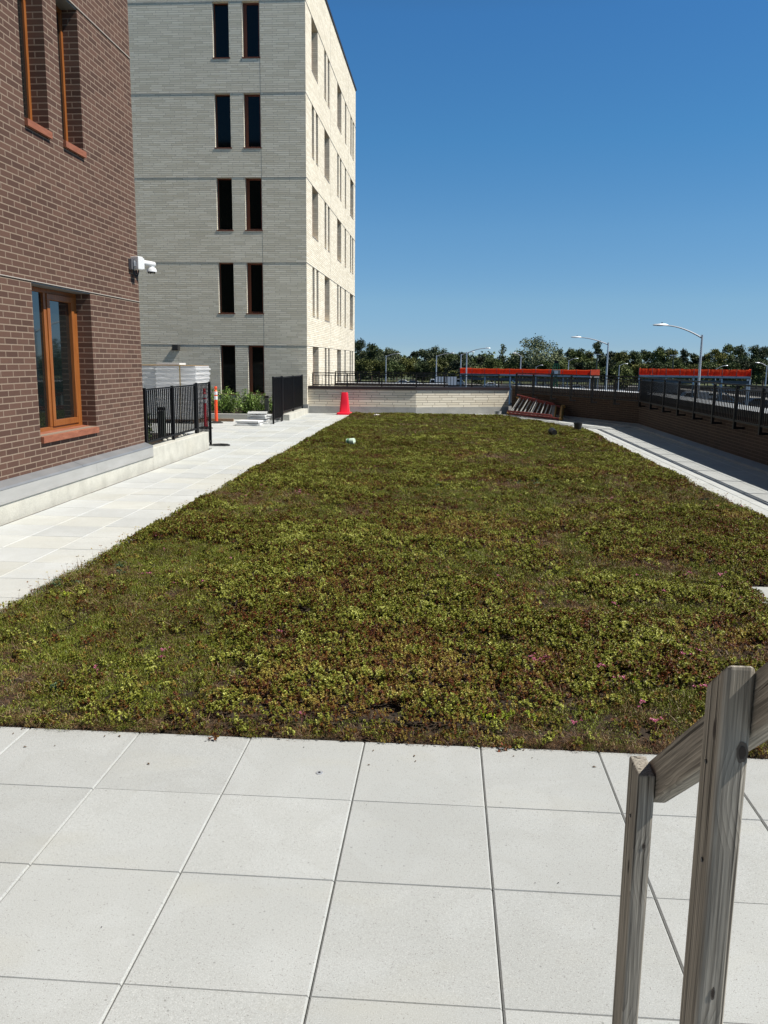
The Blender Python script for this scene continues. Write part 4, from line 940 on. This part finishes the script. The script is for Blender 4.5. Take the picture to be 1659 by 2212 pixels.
lamp(1338, 789, 200, 1350, 786, 'small street lamp in the gap between the two nets, right of the tall one', .2)
lamp(1460, 793, 230, 1473, 788, 'tiny street lamp peeping over the right net left of the tall lamp', .2) if False else None
lamp(1547, 797, 200, 1566, 790, 'small street lamp peeping over the right hand net', .2)
lamp(1657, 790, 150, 1640, 784, 'street lamp at the right edge of the view', .22)
lamp(1290, 766, 210, 0, 0, 'dark pole with a flat twin head, left of the tall lamp between the platforms', .3, 'dark_pole', style='twin')
lamp(1455, 768, 210, 0, 0, 'dark pole with a flat twin head behind the right hand net', .3, 'dark_pole', style='twin')

# ---------------------------------------------------------------- scaffold platforms with orange nets
def platform(u0, u1, vd0, vd1, vn, D0, D1, bays, label, braces):
    a = at(u0, vd0, D0); b = at(u1, vd1, D1); t_ = thing('scaffold_platform', label, 'scaffold platform', (a.x, a.y, STREET), 'platforms with orange nets')
    nz = at(u0, vn, D0).z-a.z; d = (b-a); L = Vector((d.x, d.y)).length; dd = Vector((d.x, d.y, 0)).normalized(); n = Vector((-dd.y, dd.x, 0))
    zd = a.z; q = lambda s_, o, z: Vector((a.x+dd.x*L*s_+n.x*o, a.y+dd.y*L*s_+n.y*o, z)); W = 5.0
    MB().add([q(0,0,zd-.35),q(1,0,zd-.35),q(1,W,zd-.35),q(0,W,zd-.35),q(0,0,zd-.15),q(1,0,zd-.15),q(1,W,zd-.15),q(0,W,zd-.15)], [(0,3,2,1),(4,5,6,7),(0,1,5,4),(1,2,6,5),(2,3,7,6),(3,0,4,7)]).build('deck', M['deck_steel'], t_)
    MB().bar(q(0, -.06, zd-.12), q(1, -.06, zd-.12), .1, .28).build('edge_board', M['deck_white'], t_)
    MB().bar(q(0, .3, zd-.85), q(1, .3, zd-.85), .25, .45).build('beam', M['deck_steel'], t_)
    r = random.Random(int(u0))
    for k in range(bays):
        s0_, s1_ = k/bays, (k+1)/bays; pts = []; m_ = MB(); nn = 8
        for row in (0, 1):
            for i in range(nn+1):
                s_ = s0_+(s1_-s0_)*i/nn; sag = -.05*math.sin(math.pi*i/nn)*row
                pts.append(q(s_, -.12+r.gauss(0, .012), zd+.02+(nz-.04)*row+sag))
        m_.add(pts+[p+n*.03 for p in pts], [(i, i+1, nn+2+i, nn+1+i) for i in range(nn)]+[(2*nn+2+i, 3*nn+3+i, 3*nn+4+i, 2*nn+3+i) for i in range(nn)]); m_.build('net_panel', M['net'], t_)
    for k in range(bays+1): MB().bar(q(k/bays, -.18, zd-.1), q(k/bays, -.18, zd+nz+.03), .06, .06).build('net_post', M['deck_steel'], t_)
    for o in (.2, W-.2):
        npst = max(2, bays//2)
        for k in range(npst+1): MB().bar(q(min(.995, max(.005, k/npst)), o, STREET), q(min(.995, max(.005, k/npst)), o, zd-.36), .22, .22).build('leg', M['galv'], t_)
    for s0_, z0, s1_, z1 in braces: MB().bar(q(s0_, .1, z0), q(s1_, .1, z1), .16, .16).build('brace', M['galv'], t_)
    for s_ in (0, 1):
        m_ = MB(); p = [q(s_, -.12, zd+.02), q(s_, W, zd+.02), q(s_, W, zd+nz), q(s_, -.12, zd+nz)]; e = dd*(.03 if s_ else -.03)
        m_.add(p+[x+e for x in p], [(0, 1, 2, 3), (7, 6, 5, 4)]); m_.build('net_panel', M['net'], t_)
    return t_
platform(1380, 1622, 810, 815, 795, 130, 126, 8, 'orange netted platform at the right, behind the tall street lamp', [(.66, -.6, .97, -4.0), (.66, -1.6, .995, -1.6), (.66, -3.2, .9, -3.2), (.2, -.6, .4, -3.5)])
platform(994, 1276, 806.5, 813, 794.5, 150, 140, 10, 'long orange netted platform left of centre, behind the green lift', [(.42, -1.0, .62, -3.4), (.36, -2.4, .6, -2.4), (.75, -2.2, .98, -2.2), (.8, -3.6, .98, -3.6)])

# green lift before the long net
gl = at(1201, 800, 118); lf = thing('scissor_lift', 'dark green lift standing in front of the long orange net', 'lift', (gl.x, 118, STREET))
x = gl.x; z = lambda v: at(1201, v, 118).z
m_ = MB()
for k, (va, vb) in enumerate(((835, 812),)):
    m_.bar((x-.35, 118, STREET+.9), (x-.12, 118, z(812)), .14, .14); m_.bar((x+.45, 118, STREET+.9), (x+.12, 118, z(812)), .14, .14)
for k in range(6):
    z0_ = STREET+1.0+k*.75; m_.bar((x-.4+k*.04, 118, z0_), (x+.4-k*.04, 118, z0_+.75), .07, .07); m_.bar((x+.4-k*.04, 118, z0_), (x-.4+k*.04, 118, z0_+.75), .07, .07)
m_.build('scissor_arm', M['lift_green'], lf)
MB().box(x-.55, 117.6, z(811), x+.55, 118.6, z(799)).build('basket', M['deck_steel'], lf, bevel=.03)
MB().box(x-.28, 117.5, z(808), x+.22, 117.59, z(801)).build('control_box', M['galv'], lf)
m_ = MB()
for dx in (-.5, -.17, .17, .5): m_.bar((x+dx, 117.7, z(799)), (x+dx*.6, 117.7, z(786)), .06, .06)
m_.bar((x-.45, 117.7, z(793)), (x+.45, 117.7, z(793)), .05, .05); m_.bar((x-.32, 117.7, z(786)), (x+.32, 117.7, z(786)), .06, .06)
m_.bar((x-.75, 117.9, z(812)), (x-.25, 117.9, z(786)), .09, .09); m_.build('guard_rail', M['lift_green'], lf)
MB().box(x-.25, 117.8, z(792), x+.3, 118.2, z(779)).build('mast_head', M['black_metal'], lf, bevel=.03)
MB().box(x-1.0, 117.2, STREET+.35, x+1.0, 119, STREET+1.0).build('chassis', M['lift_green'], lf, bevel=.05)
for sx in (-.75, .75):
    for yy in (117.2, 118.9): MB().lathe([(.3, -.12), (.34, -.1), (.34, .1), (.3, .12)], (x+sx, yy, STREET+.36), 14, (0, 1, 0)).build('wheel', M['rubber'], lf, smooth=True)

# ---------------------------------------------------------------- vehicles on the street
def vehicle(u, D, kind, m, label, flip=1):
    p = at(u, 830, D); x0 = p.x; t_ = thing({'car': 'parked_car', 'van': 'parked_van', 'truck': 'box_truck'}[kind], label, {'car': 'car', 'van': 'van', 'truck': 'truck'}[kind], (x0, D, STREET), 'vehicles parked beyond the deck')
    if kind == 'car': prof = [(-2.2, .35), (-2.2, .75), (-1.5, .95), (-.8, 1.42), (.7, 1.45), (1.5, 1.0), (2.2, .85), (2.25, .35)]; W = 1.75; win = [(-1.15, .98), (-.72, 1.34), (.62, 1.37), (1.2, 1.0)]
    elif kind == 'van': prof = [(-2.5, .4), (-2.5, 1.1), (-2.2, 1.25), (-1.6, 2.05), (2.5, 2.15), (2.55, .4)]; W = 1.95; win = [(-1.95, 1.25), (-1.5, 1.85), (.3, 1.9), (.3, 1.25)]
    else: prof = [(-3.6, .5), (-3.6, 1.5), (-3.3, 2.4), (-2.0, 2.45), (-2.0, .5)]; W = 2.3; win = [(-3.4, 1.5), (-3.15, 2.2), (-2.3, 2.2), (-2.3, 1.5)]
    z = STREET+.01
    def ext(pr, y0, y1): 
        n = len(pr); return MB().add([(x0+flip*a, D+y0, z+b) for a, b in pr]+[(x0+flip*a, D+y1, z+b) for a, b in pr], [tuple(range(n)), tuple(range(2*n-1, n-1, -1))]+[(i, n+i, n+(i+1) % n, (i+1) % n) for i in range(n)])
    ext(prof, -W/2, W/2).build('body', m, t_, bevel=.06)
    for s_ in (-1, 1): ext(win, s_*(W/2+.01), s_*(W/2-.02)).build('window', M['glass_far'], t_)
    if kind == 'truck': MB().box(min(x0-flip*1.9, x0+flip*3.6), D-W/2-.05, z+.9, max(x0-flip*1.9, x0+flip*3.6), D+W/2+.05, z+3.2).build('cargo_box', m, t_, bevel=.04); MB().box(x0-3.2, D-.5, z+.5, x0+3.2, D+.5, z+.85).build('chassis', M['rubber'], t_)
    for a in ((-1.4, 1.4) if kind == 'car' else (-1.7, 1.6) if kind == 'van' else (-2.8, 2.4)):
        for s_ in (-1, 1): MB().lathe([(.28, -.1), (.33, -.08), (.33, .08), (.28, .1)], (x0+flip*a, D+s_*(W/2-.08), z+.33), 14, (0, 1, 0)).build('wheel', M['rubber'], t_, smooth=True)
vehicle(957, 230, 'truck', M['car_white'], 'white box truck seen through the far railing before the dark trees')
vehicle(985, 255, 'van', M['car_silver'], 'grey van parked right of the white box truck', -1)
vehicle(870, 262, 'car', M['car_white'], 'white car low behind the far railing, near the cream facade')
vehicle(893, 262, 'car', M['car_silver'], 'silver car right of the white one behind the far railing')
vehicle(1060, 240, 'car', M['car_white'], 'white car under the left part of the long netted platform')
vehicle(1120, 235, 'car', M['car_dark'], 'dark car under the middle of the long netted platform')
vehicle(1245, 225, 'car', M['car_silver'], 'silver car under the right end of the long netted platform')
vehicle(1287, 150, 'van', M['car_white'], 'white van in the gap between the platforms, left of the tall lamp')
vehicle(1330, 165, 'van', M['car_silver'], 'silver van right of the tall lamp between the platforms', -1)
vehicle(1340, 125, 'car', M['car_dark'], 'dark car nearest in the gap between the platforms')
vehicle(1425, 190, 'truck', M['car_silver'], 'pale grey truck under the left half of the right hand platform')
vehicle(1500, 160, 'van', M['car_white'], 'white van under the right hand platform, just left of the tall lamp')
vehicle(1535, 175, 'car', M['car_white'], 'white car under the right hand platform, just right of the tall lamp')
vehicle(1640, 150, 'car', M['car_dark'], 'dark car at the right edge beyond the right hand platform')
pt_ = at(1292, 835, 110); pb = thing('portable_toilet', 'blue portable toilet in the gap between the platforms', 'portable toilet', (pt_.x, 110, STREET))
MB().box(pt_.x-.6, 109.4, STREET+.1, pt_.x+.6, 110.6, STREET+2.1).build('cabin', M['car_blue'], pb, bevel=.05)
MB().loft([[(pt_.x+sx*w_*.6, 110+sy*w_*.6, STREET+zz) for sx, sy in ((-1, -1), (1, -1), (1, 1), (-1, 1))] for w_, zz in ((1.05, 2.1), (1.0, 2.2), (.6, 2.35))]).build('roof', M['car_white'], pb)
MB().box(pt_.x-.35, 109.37, STREET+.2, pt_.x+.35, 109.398, STREET+2.0).build('door', M['car_blue'], pb, bevel=.01)
# low roof / plaza behind the first railing
lowb = thing('low_building', 'low pale flat roofed building glimpsed behind the right railing', 'building', (75, 120, STREET))
MB().box(70, 118, STREET, 82, 124, STREET+3).build('wall', M['sidewalk'], lowb)
MB().box(69.7, 117.7, STREET+3.002, 82.3, 124.3, STREET+3.3).build('roof', M['deck_white'], lowb)

# ---------------------------------------------------------------- trees
def tmat(name, a, b, c): return leaf_mat(name, [(.32, a), (.52, b), (.72, c)], scale=.18, rough=.65, aw=.4)
TM = {'mid': tmat('tree_mid', (0.044, 0.064, 0.022), (0.084, 0.116, 0.030), (0.172, 0.191, 0.050)), 'dark': tmat('tree_dark', (0.027, 0.038, 0.018), (0.044, 0.064, 0.026), (0.093, 0.110, 0.040)),
      'olive': tmat('tree_olive', (0.075, 0.087, 0.022), (0.136, 0.143, 0.032), (0.233, 0.223, 0.051)), 'grey': tmat('tree_grey', (0.068, 0.087, 0.044), (0.155, 0.183, 0.090), (0.303, 0.327, 0.173))}
def tree(u, vtop, w_px, D, kind, label, group, seed, shape='round', n=2600, leaf=.55, name='tree'):
    r = random.Random(seed); top = at(u, vtop, D); h = top.z-STREET; W = w_px/F_PX*D; x = top.x
    root = thing(name, label, 'bush' if name == 'bush' else 'tree', (x, D, STREET), group)
    tr = MB(); th = h*.55; tr.tube([(x, D, STREET), (x+r.uniform(-.2, .2), D, STREET+th*.5), (x+r.uniform(-.4, .4), D, STREET+th)], [h*.022, h*.016, h*.008], 7); cs = []
    nb = 22 if shape != 'poplar' else 14
    for i in range(nb):
        if shape == 'poplar': zc = STREET+h*r.uniform(.3, .97); k = 1-(max(0, (zc-STREET)/h-.45)/.55)**1.4; q = r.uniform(0, W*.32*k); rad = W*.24*(.35+.65*k)
        elif shape == 'bush': zc = STREET+h*r.uniform(.15, .8); q = r.uniform(0, W*.38); rad = W*.16
        else:
            s_ = r.random(); zc = STREET+h*(.30+.58*s_); k = math.sqrt(max(0, 1-((s_-.35)/.75)**2)); q = W*.40*k*math.sqrt(r.random()); rad = W*r.uniform(.10, .17)
        a = r.random()*6.28; cx_, cy_ = x+q*math.cos(a), D+q*math.sin(a)
        if i < 3 and shape == 'round': cx_, cy_, zc, rad = x+r.uniform(-.1, .1)*W, D, top.z-W*.12*(1+i*.5), W*.12
        cs.append((cx_, cy_, zc, rad, rad**2))
        if i % 3 == 0: tr.tube([(x, D, STREET+th*.7), ((x+cx_)/2, (D+cy_)/2, (STREET+th*.7+zc)/2+.3), (cx_, cy_, zc)], [h*.008, h*.006, h*.003], 5)
    tr.build('trunk', M['bark'], root); leafmesh('crown', cs, n, leaf, TM[kind], root, seed)
G = 'trees of the far treeline'
gen = {'mid': 'mid green tree within the continuous far treeline', 'dark': 'dark green tree within the far treeline', 'olive': 'olive green tree within the far treeline', 'grey': 'pale grey green tree within the far treeline'}
def spot(u):
    for lim, ph in ((860, 'beside the cream facade'), (990, 'left of the long net'), (1110, "over the long net's left half"), (1280, "over the long net's right half"), (1378, 'between the two nets'), (1500, "over the right net's left half"), (1622, "over the right net's right half")):
        if u < lim: return ph
    return 'at the right edge'
ORD = ['first', 'second', 'third', 'fourth', 'fifth', 'sixth', 'seventh', 'eighth', 'ninth']
cnt = {}
def tlabel(kind_, u, rank):
    k_ = (kind_, spot(u), rank); cnt[k_] = cnt.get(k_, -1)+1
    return '%s %s %s, %s from left' % ({'mid': 'mid green', 'dark': 'dark green', 'olive': 'olive', 'grey': 'pale grey green'}[kind_], rank, spot(u), ORD[cnt[k_]])
T = [(776, 731, 52, 290, 'dark'), (803, 739, 50, 285, 'mid'), (836, 750, 56, 300, 'grey'), (857, 757, 46, 310, 'grey'), (892, 759, 30, 300, 'dark'), (913, 754, 44, 295, 'mid'), (936, 746, 66, 285, 'dark'),
     (962, 757, 52, 290, 'mid'), (979, 762, 40, 300, 'mid'), (997, 760, 34, 300, 'grey'), (1037, 768, 50, 305, 'dark'), (1063, 773, 46, 305, 'mid'), (1112, 762, 36, 300, 'mid'),
     (1206, 752, 46, 300, 'grey'), (1228, 751, 48, 310, 'grey'), (1250, 751, 54, 290, 'mid'), (1272, 757, 44, 290, 'olive'), (1318, 757, 44, 300, 'dark'), (1345, 756, 50, 290, 'olive'), (1369, 756, 50, 290, 'mid'),
     (1396, 754, 48, 295, 'mid'), (1421, 748, 52, 290, 'mid'), (1450, 752, 50, 290, 'olive'), (1478, 753, 42, 300, 'dark'), (1503, 763, 42, 300, 'mid'), (1527, 763, 42, 300, 'dark'), (1549, 752, 50, 290, 'olive'),
     (1574, 742, 52, 295, 'mid'), (1600, 743, 56, 290, 'mid'), (1630, 744, 56, 290, 'mid'), (1655, 747, 54, 285, 'dark')]
for i, (u, v, w, D, k) in enumerate(T): tree(u, v, w*1.15, D, k, tlabel(k, u, 'skyline tree'), G, 100+i, n=5200, leaf=.45)
tree(1163, 721, 112, 275, 'grey', 'big spreading grey green tree, widest and highest above the long net', None, 201, n=5200, leaf=.5)
tree(1086, 741, 34, 280, 'mid', 'narrow pointed tree standing above the middle of the long net', None, 202, 'poplar', 1700, .5)
tree(1291, 737, 44, 275, 'dark', 'very dark round tree rising beside the lamp between the platforms', None, 203, n=3000, leaf=.5)
r = random.Random(77)
for i in range(25):   # lower front rank fills the treeline down to the street
    u = 775+i*36+r.uniform(-8, 8); k = r.choice(('mid', 'mid', 'olive', 'dark')); tree(u, r.uniform(772, 786), 62, 268+r.uniform(-6, 8), k, tlabel(k, u, 'lower front tree'), 'lower front rank of trees', 300+i, n=4600, leaf=.45)
for i, (u, v, w, D) in enumerate([(976, 795, 26, 255), (1030, 786, 52, 262), (1600, 797, 46, 240), (1345, 818, 40, 235)]):
    tree(u, v, w, D, 'olive', ('round yellow green bush left of the long net', 'broad olive bush showing over the left part of the long net', 'olive bush at the right end of the right hand platform', 'low olive bush in the gap between the platforms')[i], None, 400+i, 'bush', 1500, .45, name='bush')
tw_ = random.Random(8)
cs = [(x, 330+tw_.uniform(-6, 6), STREET+tw_.uniform(1, 7.5), 4.5, 1) for x in range(-60, 330, 3)]
wd = leafmesh('distant_wood', cs, 60000, 1.1, TM['mid'], None, 500); tag(wd, 'dark mass of woodland filling the gaps behind the treeline', 'wood', kind='stuff')
# trees on the far side of the street (seen in the window glass)
for i in range(14):
    tt_ = thing('tree', 'green tree across the street to the right of the deck', 'tree', (95+r.uniform(-6, 6), 40+i*14, STREET), 'trees across the street')
    x, y = tt_.location.x, tt_.location.y; h = r.uniform(10, 14); MB().tube([(x, y, STREET), (x, y, STREET+h*.6)], [.3, .12], 7).build('trunk', M['bark'], tt_)
    leafmesh('crown', [(x+r.gauss(0, 2.2), y+r.gauss(0, 2.8), STREET+h*r.uniform(.35, .85), 2.2, 1) for _ in range(14)], 900, .8, TM['mid'], tt_, 600+i)
